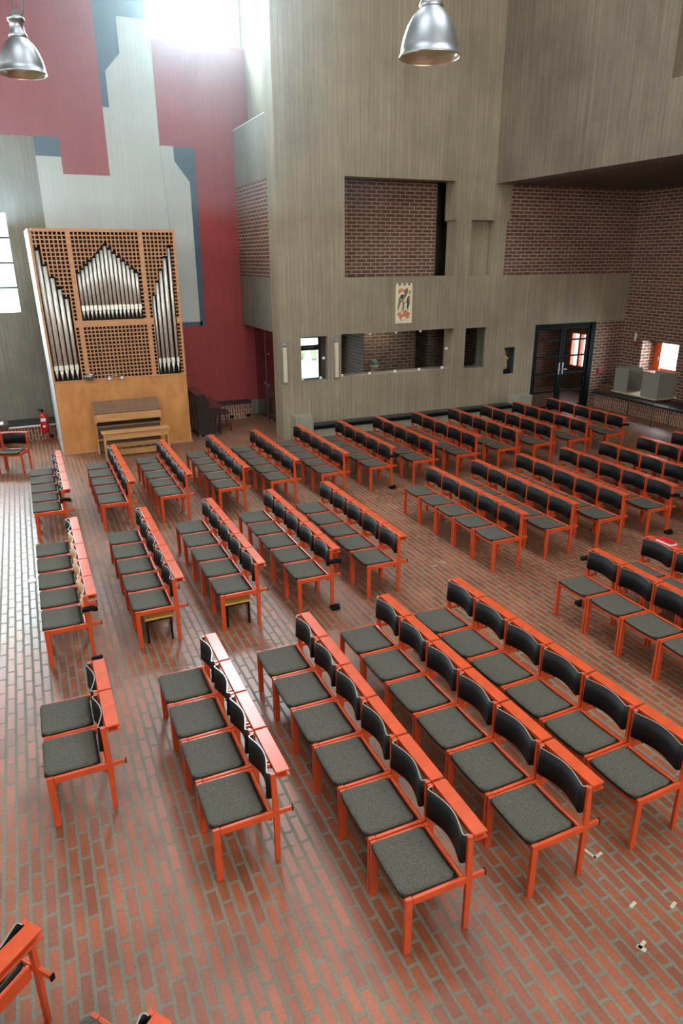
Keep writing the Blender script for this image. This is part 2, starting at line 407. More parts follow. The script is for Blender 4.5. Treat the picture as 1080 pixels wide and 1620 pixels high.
box(bm, 5.2, XG, YM - .004, YM + .01, 5.695, 5.708)
struct('wall_main', bm, [M['concrete'], M['charcoal']])
bm = BM()
box(bm, 11.22, XR, YM + .012, YM + .3, 4.83, 5.66); box(bm, 11.14, XR, YM + .012, YM + .3, 3.595, 4.83); box(bm, 14.38, XR, YM + .012, YM + .3, 0, 2.36)
struct('wall_main_brick', bm, M['brick'])
# concrete feet at the pillars
bm = BM(); box(bm, 5.40, 5.83, YM - .3, YM, 0, .60); struct('trim_1', bm, M['concrete_plain'], bevel=.01)
bm = BM(); box(bm, 11.55, 12.16, YM - .3, YM, 0, .56); struct('trim_2', bm, M['concrete_plain'], bevel=.01)

# tower side above the box and box itself
bm = BM(); box(bm, 5.66, 5.9, YM + .42, YR, 6.5, ZC); struct('wall_tower', bm, M['concrete'])
bm = BM()
box(bm, XT, 5.66, YM + .55, YR, 2.415, 6.9)
box(bm, XT - .006, XT + .01, YM + .62, YR, 3.62, 5.66, 1)
box(bm, XT - .002, XT + .02, YM + .55, YR, 6.9, 6.915, 2)
struct('wall_tower_box', bm, [M['concrete_left'], M['brick'], M['white']])

# added wall behind the glass, standing in for its brick and red reflections
bm = BM(); box(bm, 5.75, 5.81, 15.5, YR, 0, .95, 0); box(bm, 5.75, 5.81, 15.5, YR, .95, 2.415, 1); struct('wall_reflection', bm, [M['brick_standing'], M['red_paint_wall']])
# room behind the main wall
bm = BM(); wall_holes(bm, 5.98, 12.0, 0, 3.3, [(6.78, 7.46, .75, 2.03)], YR, YR + .3, 'y'); struct('wall_corridor', bm, M['brick_big'])
bm = BM(); box(bm, 5.67, 12.0, YM + .421, YR + .3, 2.7, 3.5); struct('ceiling_corridor', bm, M['concrete_plain'])
bm = BM(); box(bm, 8.02, 9.57, 16.4, YR, 0, 2.7); struct('wall_corridor_pier', bm, M['brick_big'])
bm = BM(); box(bm, 12.0, 12.2, YM + .42, YR, 0, 3.5); box(bm, 10.1, 10.3, 16.6, YR, 0, 2.7); struct('wall_corridor_side', bm, M['brick_big'])
# upper room with brick screen
bm = BM(); box(bm, 6.3, 9.60, 15.62, 15.85, 3.5, 6.2); struct('wall_upper_brick', bm, M['brick'])
bm = BM(); box(bm, 5.9, 10.9, 17.3, 17.5, 3.5, 6.5); box(bm, 10.8, 11.0, YM + .42, 17.3, 3.5, 6.5); struct('wall_upper_room', bm, M['concrete_left'])
bm = BM(); box(bm, 5.9, 11.0, YM + .421, 17.5, 6.2, 6.5); struct('ceiling_upper_room', bm, M['concrete_left'])
bm = BM(); box(bm, 9.7, 10.5, 17.25, 17.3, 3.5, 5.2); struct('door_2', bm, M['black'])

# gallery
bm = BM()
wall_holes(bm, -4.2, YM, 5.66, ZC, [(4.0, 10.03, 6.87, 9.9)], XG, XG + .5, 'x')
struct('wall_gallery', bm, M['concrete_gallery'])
bm = BM(); box(bm, XG + .5, XG + .6, 3.9, 10.1, 6.8, 10.0); struct('wall_gallery_niche', bm, simple('olive_plaster', (.16, .13, .06), rough=.8, var=.2, scale=3))
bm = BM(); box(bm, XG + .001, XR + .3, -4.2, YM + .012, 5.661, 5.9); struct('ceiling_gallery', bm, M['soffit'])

# right wall with window, lobby behind the doors
bm = BM(); wall_holes(bm, -4.2, YM + .02, 0, 5.7, [(12.9, 14.1, 1.05, 1.86)], XR, XR + .64, 'x'); struct('wall_right', bm, M['brick'])
bm = BM()
box(bm, XR + .5, XR + .62, 12.9, 13.0, 1.05, 1.86); box(bm, XR + .5, XR + .62, 13.97, 14.1, 1.05, 1.86)
box(bm, XR + .46, XR + .62, 13.84, 13.98, 1.05, 1.86)
for z in (1.05, 1.80): box(bm, XR + .52, XR + .62, 12.9, 14.1, z, z + .06)
w3 = struct('window_3', bm, M['orange_frame'])
bm = BM(); box(bm, XR + .43, XR + .46, 13.88, 13.91, 1.30, 1.42); obj('window_handle', bm, M['steel'], w3)
bm = BM(); box(bm, XR + .56, XR + .57, 12.95, 14.05, 1.08, 1.84); obj('window_glass', bm, M['glass'], w3)
bm = BM(); wall_holes(bm, YM + .42, 19, 0, 3.5, [(16.62, 17.36, .75, 1.8)], 15.9, 16.02, 'x'); box(bm, 12.2, 16.02, 18.0, 18.3, 0, 3.5); struct('wall_lobby', bm, M['brick_big'])
bm = BM(); box(bm, 12.2, 16.3, YM + .421, 18.3, 2.9, 3.5); struct('ceiling_lobby', bm, M['concrete_plain'])
bm = BM()
for y in (16.62, 16.90, 17.28): box(bm, 15.82, 15.95, y, y + .08, .75, 1.8)
for z in (.72, 1.76): box(bm, 15.82, 15.95, 16.62, 17.36, z, z + .06)
w4 = struct('window_4', bm, M['orange_frame'])
bm = BM(); box(bm, 15.9, 15.91, 16.65, 17.33, .78, 1.76); obj('window_glass', bm, M['glass'], w4)

# outside walls behind and left of the viewpoint, ceiling with roof lights
bm = BM(); wall_holes(bm, -4.2, YR, 0, ZC, [(3.2, 8.8, 5.2, 7.6), (11.0, 15.5, 5.2, 7.6)], -5.2, -4.9, 'x'); struct('wall_left', bm, M['concrete_left'])
bm = BM(); wall_holes(bm, -5.2, XR, 0, ZC, [(-2.5, 7.5, 4.2, 8.2)], -4.5, -4.2, 'y'); struct('wall_rear', bm, M['concrete'])
SKY = [(-3.5, 1.2, 1.5, 6.0), (3.6, 8.6, 0.5, 5.5), (1.5, 8.5, 8.6, 11.6)]
bm = BM(); wall_holes(bm, -5.2, XG + .5, -4.5, YR + .3, SKY, ZC, ZC + .4, 'z'); struct('ceiling', bm, M['concrete_left'])
# ground outside
bm = BM(); box(bm, -40, 60, YR + .31, 70, -.3, -.26); box(bm, 18.6, 60, -20, YR + .3, -.3, -.26); g = struct('ground', bm, M['asphalt'])
bm = BM()
for i in range(6): ellipsoid(bm, (10.6 + i * .6, 29 + (i % 2) * .5, .0), (.25, .25, .2 + .1 * (i % 3)), 10)
tag(obj('shrub', bm, M['leafy']), 'yellowish low shrubs outside beyond the small transom window', 'shrub')['kind'] = 'stuff'

def fill_lamp(x, y, z, label, power):  # made-up lamp, out of view, added to brighten the rooms behind
    t = thing('fill_lamp', label, 'lamp', (x, y, z), 0)
    bm = BM(); lathe(bm, [(.001, 0), (.16, 0), (.16, -.03), (.15, -.035)], 24); obj('housing', bm, M['steel'], t)
    l = bpy.data.lights.new('fill_lamp_light', 'AREA'); l.shape = 'DISK'; l.size = .30; l.energy = power; l.color = (1, .93, .82)
    o = bpy.data.objects.new('fill_lamp_light', l); C.objects.link(o); o.location = (0, 0, -.045); o.parent = t
fill_lamp(8.3, 15.75, 2.70, 'added unseen fill lamp in the corridor behind the long glass opening', 16)
fill_lamp(13.6, 16.6, 2.90, 'added unseen fill lamp in the lobby behind the glass doors', 6)
# benches along walls: slab + standing bricks
def wall_bench(name, x0, x1, y0, y1, zt, front, label, side='y', face='brick_standing'):
    t = thing(name, label, 'bench', ((x0 + x1) / 2, (y0 + y1) / 2, 0))
    cx, cy = (x0 + x1) / 2, (y0 + y1) / 2
    bm = BM(); box(bm, x0 - cx, x1 - cx, y0 - cy, y1 - cy, zt - .05, zt); obj('seat_slab', bm, M['black_slate'], t, bevel=.004)
    bm = BM()
    if side == 'y': box(bm, x0 - cx, x1 - cx, front - cy, y1 - cy, 0, zt - .05)
    else: box(bm, front - cx, x1 - cx, y0 - cy, y1 - cy, 0, zt - .05)
    obj('base', bm, M[face], t)
    return t, cx, cy
t, cx, cy = wall_bench('wall_bench', 3.22, 5.27, 17.60, YR - .006, .44, 17.66, 'black slab bench on upright bricks below the red painted wall')
for i, x in enumerate((4.22, 4.72, 5.18)):
    bm = BM(); box(bm, x - cx - .05, x - cx + .05, 17.652 - cy, 17.67 - cy, .02, .10); obj('vent_opening', bm, M['black'], t)
t, cx, cy = wall_bench('wall_bench', -4.8, .36, 17.42, YR - .006, .42, 17.47, 'long black slab bench on upright bricks left of the organ')
bm = BM(); box(bm, -.66 - cx, .36 - cx, 17.405 - cy, 17.475 - cy, .335, .369); obj('edge_strip', bm, M['white'], t)
for x in (-.36, .22):
    bm = BM(); box(bm, x - cx - .05, x - cx + .05, 17.462 - cy, 17.48 - cy, .02, .11); obj('vent_opening', bm, M['black'], t)
t, cx, cy = wall_bench('wall_bench', 14.52, XR, 3.0, YM - .006, .42, 14.62, 'long black slab bench on upright bricks along the dark brick wall', side='x')
t = thing('wall_bench', 'long grey slab bench with dark edge below the concrete wall', 'bench', (8.7, 14.7, 0))
bm = BM(); box(bm, 5.84 - 8.7, 11.54 - 8.7, -.15, .144, .33, .36); obj('seat_slab', bm, M['black_slate'], t, bevel=.003)
bm = BM(); box(bm, 5.84 - 8.7, 11.54 - 8.7, -.12, -.10, .25, .33); obj('edge_strip', bm, M['black'], t)
bm = BM(); box(bm, 5.84 - 8.7, 11.54 - 8.7, -.09, .144, 0, .33); obj('base', bm, M['concrete_plain'], t)

# ------------------------------------------------------------------ glass fronts
t = thing('glass_pane', 'wide glass pane in the long opening of the concrete wall', 'glass pane', (8.2, YM + .06, 1.385))
bm = BM(); box(bm, -1.5, 1.27, 0, .01, .02, .97); obj('pane', bm, M['glass'], t)
for i, (x, z) in enumerate(((6.72, 1.41), (7.45, 1.41), (8.15, 1.41), (8.83, 1.41), (9.5, 1.41), (9.6, 1.88), (7.45, 2.34), (8.15, 2.34), (8.83, 2.34))):
    bm = BM(); box(bm, x - 8.2 - .028, x - 8.2 + .028, -.02, .02, z - 1.385 - .028, z - 1.385 + .028); obj('clip', bm, M['white'], t, bevel=.004)
t = thing('glass_pane', 'small glass pane before the bright transom window', 'glass pane', (6.0, YM + .06, 1.345))
bm = BM(); box(bm, -.31, .30, 0, .01, .02, .98); obj('pane', bm, M['glass'], t)
for x, z in ((-.28, .05), (.17, .05), (.25, .5)):
    bm = BM(); box(bm, x - .028, x + .028, -.02, .02, z - .028, z + .028); obj('clip', bm, M['white'], t, bevel=.004)
t = thing('glass_pane', 'narrow glass pane in the tall slot beside the niche', 'glass pane', (10.43, YM + .06, 1.35))
bm = BM(); box(bm, -.3, .3, 0, .01, .01, .99); obj('pane', bm, M['glass'], t)
for x in (-.25, .25):
    bm = BM(); box(bm, x - .03, x + .03, -.02, .02, .01, .05); obj('clip', bm, M['steel'], t)
# outer window behind the first opening
bm = BM()
for x in (6.78, 7.40): box(bm, x, x + .06, YR + .02, YR + .1, .75, 2.03)
box(bm, 6.78, 7.46, YR + .02, YR + .1, 1.96, 2.03); box(bm, 6.78, 7.46, YR + .0, YR + .1, 1.63, 1.77); box(bm, 6.78, 7.46, YR + .02, YR + .1, .75, .8)
w5 = struct('window_5', bm, M['maroon'])
bm = BM(); box(bm, 6.95, 7.25, YR - .03, YR + .0, 1.70, 1.725); obj('window_handle', bm, M['steel'], w5)
bm = BM(); box(bm, 6.84, 7.40, YR + .05, YR + .06, .8, 1.96); obj('window_glass', bm, M['glass'], w5)
# glass partition under the tower box
t = thing('glass_partition', 'reflective glass partition with steel clips under the tower box', 'glass partition', (5.57, 16.6, 0))
for y0, y1 in ((15.35, 16.25), (16.26, 17.15), (17.16, 17.98)):
    bm = BM(); box(bm, 0, .012, y0 - 16.6, y1 - 16.6, .02, 2.40); obj('pane', bm, M['dark_glass'], t)
for y, z in ((17.25, .04), (16.85, .04), (16.67, .04), (16.36, .04), (16.9, 1.75), (16.1, 1.3), (15.8, 2.1), (15.95, 2.15), (17.3, .95), (17.0, .93)):
    bm = BM(); tube(bm, (-.02, y - 16.6, z), (.03, y - 16.6, z), .022, seg=12); obj('clip', bm, M['steel'], t)
for y in (17.155, 16.255):
    bm = BM(); box(bm, -.004, .014, y - 16.6 - .006, y - 16.6 + .006, .02, 2.40); obj('edge_strip', bm, M['steel'], t)

# ------------------------------------------------------------------ double door
bm = BM()
box(bm, 12.30, 12.37, YM + .02, YM + .12, 0, 2.345); box(bm, 14.24, 14.38, YM - .01, YM + .12, 0, 2.345); box(bm, 12.37, 14.24, YM + .02, YM + .12, 2.27, 2.345)
d1 = struct('door_1', bm, M['black'])
for x0, x1, hx in ((12.38, 13.29, 13.24), (13.30, 14.23, 13.36)):
    bm = BM()
    sl = .10 if x0 > 13 else .07
    box(bm, x0, x0 + .075, YM + .03, YM + .08, .01, 2.26); box(bm, x1 - .075, x1, YM + .03, YM + .08, .01, 2.26)
    for z, h in ((.01, .1), (.49, .04), (.98, .05), (1.45, .04), (1.88, .04), (2.19, .07)): box(bm, x0 + .07, x1 - .07, YM + .03, YM + .08, z, z + h)
    leaf = obj('door_leaf', bm, M['black'], d1)
    bm = BM(); box(bm, x0 + .07, x1 - .07, YM + .05, YM + .058, .05, 2.22); obj('pane', bm, M['dark_glass'], leaf)
    bm = BM(); box(bm, hx - .02, hx + .02, YM + .0, YM + .03, .98, 1.30); tube(bm, (hx, YM + .0, 1.12), (hx, YM - .05, 1.12), .012); box(bm, hx - .02, hx + .1 * (1 if hx > 13.3 else -1), YM - .06, YM - .045, 1.11, 1.135)
    obj('door_handle', bm, M['steel'], leaf)

# ------------------------------------------------------------------ small wall fittings
def tube_lamp(x, y, z0, z1, label, rz=0):
    t = thing('wall_lamp', label, 'lamp', (x, y, z0), rz)
    bm = BM(); box(bm, -.055, .055, -.02, 0, 0, z1 - z0); obj('backplate', bm, M['steel'], t, bevel=.004)
    bm = BM(); box(bm, -.035, .045, -.09, -.02, .03, (z1 - z0) * .87); obj('lamp_cover', bm, M['lamp_cover'], t, bevel=.015, seg=3)
    bm = BM(); tube(bm, (0, -.05, (z1 - z0) * .87), (0, -.05, (z1 - z0) * .97), .022); obj('lamp_holder', bm, M['steel'], t)
tube_lamp(6.535, YM, 1.36, 2.32, 'tall narrow tube lamp between the small window and the long opening')
tube_lamp(5.26, YM, 1.33, 2.27, 'tall tube lamp beside the corner of the concrete pillar, next to the glass partition')
t = thing('wall_hanging', 'cream cloth wall hanging with rust and dark abstract figures', 'wall hanging', (8.31, YM - .012, 2.55))
bm = BM(); box(bm, -.225, .225, -.004, .004, 0, .86); 
obj('cloth', bm, M['cream'], t)
for x in (-.19, -.06, .07, .19):
    bm = BM(); box(bm, x - .03, x + .03, -.012, .008, .86, .91); obj('hanging_loop', bm, M['cream'], t)
bm = BM(); tube(bm, (-.25, 0, .885), (.25, 0, .885), .008); obj('rod', bm, M['dark_wood'], t)
bm = BM()
def blob(pts, mi, k=.0055): prism(bm, pts, 'y', -k, -.002, mi)
def gp(l): return [((a - 510) * .00088, (1370 - b) / 1100 * .86) for a, b in l]
blob(gp([(330, 400), (400, 350), (500, 370), (520, 480), (430, 440), (370, 520), (330, 480)]), 0)
blob(gp([(520, 400), (600, 330), (640, 420), (600, 540), (500, 680), (460, 760), (420, 700), (470, 610), (510, 520)]), 1, .006)
blob(gp([(400, 560), (450, 520), (500, 545), (480, 620), (420, 660), (385, 620)]), 2, .007)
blob(gp([(350, 600), (400, 640), (430, 740), (400, 800), (370, 900), (330, 1020), (320, 900), (340, 760)]), 1)
blob(gp([(470, 770), (560, 730), (530, 820), (510, 940), (500, 1080), (470, 960), (410, 1080), (470, 880)]), 1, .0065)
blob(gp([(620, 600), (670, 560), (700, 640), (690, 780), (660, 880), (640, 1010), (600, 900), (610, 780), (580, 780)]), 2, .0065)
blob(gp([(650, 620), (680, 600), (685, 740), (665, 800)]), 3, .008)
blob(gp([(650, 450), (700, 390), (720, 470), (690, 560), (660, 520)]), 0)
blob(gp([(300, 1090), (400, 1020), (450, 1120), (560, 960), (640, 1030), (710, 1080), (680, 1220), (600, 1230), (520, 1160), (430, 1220), (500, 1300), (420, 1290), (350, 1150)]), 0, .0057)
blob(gp([(430, 700), (470, 760), (550, 670), (540, 710), (470, 790), (430, 740)]), 3, .0085)
obj('printed_figures', bm, [M['rust'], M['taupe'], M['charcoal'], M['ochre']], t)
t = thing('carved_statue', 'small golden carved statue on a dark base in the wall niche', 'statue', (11.47, YM + .12, 1.12))
bm = BM(); box(bm, -.11, .15, -.09, .09, 0, .11); obj('pedestal', bm, M['black'], t, bevel=.005)
bm = BM(); lathe(bm, [(.03, .11), (.075, .12), (.085, .2), (.075, .3), (.07, .38), (.082, .42), (.06, .47), (.03, .49), (.028, .5), (.042, .53), (.042, .57), (.02, .60), (.002, .61)], 18, centre=(-.02, 0, 0))
tube(bm, (-.02, -.03, .43), (.04, -.07, .36), .022, .015, 8); tube(bm, (-.08, -.02, .43), (-.06, -.07, .36), .022, .015, 8); ellipsoid(bm, (.035, -.07, .40), (.025, .02, .035), 10)
obj('figure', bm, M['gold'], t)
bm = BM(); box(bm, 14.64, 14.80, YM - .03, YM + .012, .90, 1.06); tag(obj('alarm_box', bm, M['red_dark'], bevel=.006), 'small square red alarm box on the brick wall beside the doors', 'alarm box')
t = thing('wall_candle', 'white candle on a small red bracket in the dark brick corner', 'candle', (XR - .05, 14.32, 1.80))
bm = BM(); box(bm, -.05, .05, -.05, .05, 0, .03); box(bm, .03, .05, -.05, .05, -.06, .03); obj('bracket', bm, M['red_dark'], t)
bm = BM(); tube(bm, (0, 0, .03), (0, 0, .24), .028, .026, 14); tube(bm, (0, 0, .24), (0, 0, .255), .003, seg=6); obj('candle', bm, M['wax'], t)

# ------------------------------------------------------------------ organ
ox, oy, D = 1.8, 15.73, 1.5
org = thing('pipe_organ', 'tall wooden pipe organ with square lattice front and silver pipes', 'organ', (ox, oy, 0))
def O(x): return x - ox
XL, XRr = .40, 3.21
bm = BM()
box(bm, O(XL), O(XRr), 0, .04, 0, 1.57)
obj('lower_front', bm, M['organ_ply'], org, bevel=.004)
bm = BM(); box(bm, O(XL - .01), O(XRr + .03), -.012, 0, 0, .05); obj('plinth', bm, M['organ_wood'], org)
bm = BM()   # case sides, top and back, the left side flares a little to the back
prism(bm, [(O(XL) - .012, 0), (O(XL + .01), 0), (O(XL + .01), D), (O(XL - .045), D)], 'z', 0, 1.57, 0)
prism(bm, [(O(XL) - .012, 0), (O(XL + .01), 0), (O(XL + .01), D), (O(XL - .045), D)], 'z', 1.57, 4.60, 0)
for v in bm.verts: v.co.x -= .05 * max(0, v.co.z - 1.57) / 3.03
obj('side_panel', bm, M['white_side'], org)
bm = BM(); box(bm, O(XRr - .03), O(XRr), .04, D, 0, 4.58); obj('side_panel', bm, M['organ_wood'], org)
bm = BM(); box(bm, O(XL), O(XRr), .0, D, 4.58, 4.61); obj('top_panel', bm, M['organ_wood'], org)
bm = BM(); box(bm, O(XL + .03), O(XRr - .03), .45, .5, 1.0, 4.58); obj('inner_panel', bm, M['dark_inside'], org)
# pipes: x, top, radius
pipesL = [(.50, 4.20, .040), (.60, 3.90, .046), (.705, 3.67, .043), (.81, 3.45, .040), (.912, 3.26, .036)]
pipesR = [(3.065, 4.25, .030), (2.955, 4.04, .040), (2.85, 3.79, .038), (2.755, 3.55, .034), (2.665, 3.28, .026)]
pipesM = [(1.785 + (i - 7) * .082, 4.28 - abs(i - 7) * .076, .033) for i in range(15)]
# lattice
us = []; vs = []
pu, pv, hu = .0786, .0800, .057
def section(x0, x1):
    n = round((x1 - x0) / pu); w = (x1 - x0) / n
    out = []
    for i in range(n):
        out += [x0 + i * w, x0 + i * w + (w - hu) / 2, x0 + i * w + (w + hu) / 2]
    return out
secs = [(.425, 1.075), (1.145, 2.465), (2.535, 3.17)]
xs = [XL]
for a, b in secs: xs += section(a, b) + [b]
xs += [XRr]; xs = sorted(set(round(x, 4) for x in xs))
zs = [1.57]
def zsec(z0, z1):
    n = round((z1 - z0) / pv); w = (z1 - z0) / n; out = []
    for i in range(n): out += [z0 + i * w, z0 + i * w + (w - hu) / 2, z0 + i * w + (w + hu) / 2]
    return out
for a, b in ((1.60, 2.70), (2.82, 4.56)): zs += zsec(a, b) + [b]
zs += [4.585]; zs = sorted(set(round(z, 4) for z in zs))
opens = [(x - .052, x + .058, 1.60, t + .05) for x, t, r in pipesL] + [(x - .052, x + .052, 1.60, t + .05) for x, t, r in pipesR] + [(x - .041, x + .041, 2.82, t + .05) for x, t, r in pipesM]
def hole_span(a, b):
    return any(abs((b - a) - hu) < .004 for _ in (0,))
def sol(i, j):
    cx, cz = (xs[i] + xs[i + 1]) / 2, (zs[j] + zs[j + 1]) / 2
    if any(o[0] < cx < o[1] and o[2] < cz < o[3] for o in opens): return False
    hx = hole_span(xs[i], xs[i + 1]); hz = hole_span(zs[j], zs[j + 1])
    if not (hx and hz):
        if 2.70 < cz < 2.82 and not (1.145 < cx < 2.465): return (not hx) or abs(cz - 2.76) < .02
        return True
    return False
bm = BM(); holed(bm, [O(x) for x in xs], zs, sol, -.012, .022, 'y')
# shear so that the left edge leans out slightly towards the top
for v in bm.verts:
    k = max(0, (v.co.z - 1.57)) / 3.0; v.co.x -= .05 * k * max(0, (O(XRr) - v.co.x) / 2.81)
obj('lattice_front', bm, M['organ_wood'], org)
def pipe(x, zt, r, zm, zb, nm='organ_pipe'):
    bm = BM(); k = max(0, (zt - 1.57)) / 3.0; y = .07
    sh = lambda z: -.05 * max(0, (z - 1.57)) / 3.0 * max(0, (XRr - x) / 2.81)
    tube(bm, (O(x) + sh(zm), y, zm + .05), (O(x) + sh(zt), y, zt), r, seg=14)
    pp = obj(nm, bm, M['pipe'], org)
    bm = BM(); box(bm, O(x) + sh(zm) - r * .95, O(x) + sh(zm) + r * .95, y - r * 1.02, y, zm - .05, zm + .05); obj('mouth', bm, M['pipe_mouth'], pp)
    bm = BM(); tube(bm, (O(x) + sh(zm), y, zm - .05), (O(x) + sh(zm), y, zb), r * .95, r * .18, seg=12); obj('foot', bm, M['pipe'], pp)
for x, t_, r in pipesL: pipe(x, t_, r, 1.87, 1.62)
for x, t_, r in pipesR: pipe(x, t_, r, 1.90, 1.62)
for x, t_, r in pipesM: pipe(x, t_, r, 3.07, 2.85)
for i in range(7):   # smaller pipes behind the lattice
    pass
# console
con = thing('organ_console', 'wooden organ console with brown sloping lid built against the organ', 'organ console', (1.8, 15.5, 0))
bm = BM(); prism(bm, [(.21, 1.12), (.21, 1.09), (-.17, .90), (-.19, .92)], 'x', -.70, .70); obj('lid', bm, M['brown_lid'], con)
bm = BM(); box(bm, -.67, .69, -.19, -.165, .74, .905); obj('front_board', bm, M['oak'], con)
for x in (-.70, .67):
    bm = BM(); prism(bm, [(.215, 0), (.215, 1.09), (-.16, .90), (-.16, .70), (-.02, .62), (-.02, 0)], 'x', x, x + .03); obj('side_panel', bm, M['oak'], con)
bm = BM(); box(bm, -.67, .67, -.13, .2, .60, .64); obj('key_shelf', bm, M['brown_lid'], con)
bm = BM(); box(bm, -.67, .67, .12, .14, .05, .6); obj('knee_panel', bm, M['brown_lid'], con)
bm = BM(); box(bm, -.67, .67, .02, .06, .28, .32); obj('rail', bm, M['oak'], con)
for x in (.05, .14, .24):
    bm = BM(); box(bm, x - .02, x + .02, .0, .11, .36, .40); obj('swell_pedal', bm, M['black'], con)
ped = thing('pedalboard', 'wooden organ pedalboard on the floor behind the organ bench', 'pedalboard', (1.95, 15.28, 0))
bm = BM(); box(bm, -.55, .65, .14, .19, .02, .20); obj('rear_rail', bm, M['oak'], ped)
bm = BM(); box(bm, -.55, .65, -.15, -.10, .02, .14); obj('front_rail', bm, M['oak'], ped)
for i in range(20):
    bm = BM(); x = -.5 + i * .058; box(bm, x - .012, x + .012, -.10, .14, .10, .125); obj('pedal', bm, M['dark_wood' if i % 3 else 'black'], ped)
t = thing('organ_bench', 'plain light wooden organ bench in front of the console', 'bench', (1.86, 14.97, 0))
bm = BM(); box(bm, -.70, .72, -.13, .15, .565, .59); obj('seat', bm, M['oak'], t, bevel=.004)
bm = BM(); box(bm, -.64, .66, -.10, -.08, .43, .565); obj('apron', bm, M['oak'], t)
for x in (-.66, .65):
    bm = BM(); box(bm, x, x + .03, -.11, .13, 0, .565); obj('side_leg', bm, M['oak'], t)
t = thing('organ_mirror', 'dark oval mirror at the foot of the organ lattice', 'mirror', (1.13, 15.66, 1.66))
bm = BM(); lathe(bm, [(.001, 0), (.115, 0), (.12, .012), (.115, .02), (.001, .022)], 24)
for v in bm.verts: v.co = Vector((v.co.x, v.co.z - .01, v.co.y * .62))
obj('mirror_glass', bm, simple('mirror_dark', (.20, .18, .17), rough=.15, metal=.6), t)
bm = BM(); box(bm, -.02, .02, 0, .06, -.09, -.06); obj('bracket', bm, M['steel'], t)
t = thing('music_lamp', 'thin steel bar lamp with two round bulbs above the console', 'lamp', (1.66, 15.64, 1.62))
bm = BM(); tube(bm, (-.17, 0, .03), (.17, 0, .03), .009); tube(bm, (0, 0, .03), (0, .08, .03), .012); obj('bar', bm, M['steel'], t)
for x in (-.13, .13):
    bm = BM(); ellipsoid(bm, (x, 0, -.02), (.032, .032, .036), 12); obj('bulb', bm, M['white'], t)

# ------------------------------------------------------------------ piano, stool
t = thing('upright_piano', 'black upright piano with its ribbed back beside the organ', 'piano', (3.62, 16.6, 0))
prof = [(-.17, .04), (.26, .04), (.26, .50), (.42, .56), (.42, .68), (.16, .715), (.05, 1.0), (-.17, 1.0)]
for y in (-.55, .50):
    bm = BM(); prism(bm, prof, 'y', y, y + .05); obj('side_panel', bm, M['piano'], t, bevel=.004)
bm = BM(); box(bm, -.18, .06, -.56, .56, 1.0, 1.025); obj('top_lid', bm, M['piano_lid'], t)
bm = BM(); prism(bm, [(.05, .99), (.06, 1.0), (.17, .72), (.15, .71)], 'y', -.5, .5); obj('front_panel', bm, M['piano_lid'], t)
bm = BM(); box(bm, .14, .43, -.56, .56, .68, .72); obj('key_lid', bm, M['piano_lid'], t)
bm = BM(); box(bm, .14, .41, -.5, .5, .56, .62); obj('key_bed', bm, M['piano'], t)
bm = BM(); box(bm, .22, .25, -.5, .5, .06, .56); obj('lower_panel', bm, M['piano'], t)
bm = BM(); box(bm, -.10, .0, -.5, .5, .05, 1.0); obj('soundboard', bm, M['piano'], t)
for y in (-.42, -.16, .12, .38):
    bm = BM(); box(bm, -.17, -.10, y, y + .07, .06, .98); obj('back_post', bm, M['piano_post'], t)
for x, y in ((-.12, -.5), (.2, -.5), (-.12, .5), (.2, .5)):
    bm = BM(); tube(bm, (x, y - .015, .025), (x, y + .015, .025), .025, seg=12); obj('caster', bm, M['steel'], t)
for y in (-.52, .47):
    bm = BM(); box(bm, .36, .41, y, y + .05, .0, .56); obj('leg', bm, M['piano'], t)
t = thing('piano_stool', 'dark reddish wooden stool with splayed legs beside the piano', 'stool', (4.2, 16.62, 0))
bm = BM(); box(bm, -.15, .15, -.2, .2, .42, .47); obj('seat', bm, M['piano'], t, bevel=.012)
for sx in (-1, 1):
    for sy in (-1, 1):
        bm = BM(); tube(bm, (sx * .10, sy * .15, .42), (sx * .16, sy * .2, 0), .025, .018, 8); obj('leg', bm, M['piano_lid'], t)

# ------------------------------------------------------------------ extinguisher, lectern at left
t = thing('fire_extinguisher', 'red fire extinguisher standing on a thin red floor stand', 'fire extinguisher', (.10, 17.2, 0))
bm = BM(); lathe(bm, [(.001, .215), (.06, .215), (.078, .24), (.078, .60), (.06, .65), (.025, .675), (.022, .70), (.001, .70)], 20); obj('cylinder', bm, M['red_gloss'], t)
bm = BM(); box(bm, -.06, .05, -.082, -.07, .50, .57); box(bm, -.03, .02, -.083, -.07, .36, .40); obj('sticker', bm, M['white'], t)
bm = BM(); tube(bm, (0, 0, .70), (0, 0, .76), .025, seg=10); box(bm, -.09, .03, -.012, .012, .75, .775); box(bm, -.07, .03, -.012, .012, .715, .73); obj('valve', bm, M['black'], t)
bm = BM(); bezier_bm(bm, [(.02, 0, .73), (.09, 0, .71), (.105, 0, .6), (.09, -.01, .35)], .010); obj('hose', bm, M['red_dark'], t)
bm = BM(); tube(bm, (.1, .08, .02), (.1, .08, .6), .012); box(bm, -.1, .22, .07, .09, .01, .04); box(bm, .05, .07, -.12, .2, .01, .04); box(bm, -.03, .03, -.03, .09, .19, .215); obj('stand', bm, M['red_dark'], t)
t = thing('lectern', 'dark brown wooden lectern with a white sheet on top behind the corner chairs', 'lectern', (-1.0, 16.9, 0))
bm = BM(); box(bm, -.35, .33, -.2, .2, 0, .56); obj('body', bm, M['dark_wood'], t, bevel=.005)
bm = BM(); box(bm, -.38, .36, -.24, .22, .56, .585); obj('top', bm, M['dark_wood'], t)
bm = BM(); box(bm, -.2, .26, -.16, .14, .586, .592); tag(obj('paper_sheet', bm, M['white'], loc=(-1.0, 16.9, 0)), 'white sheet of paper lying on the brown lectern', 'paper')

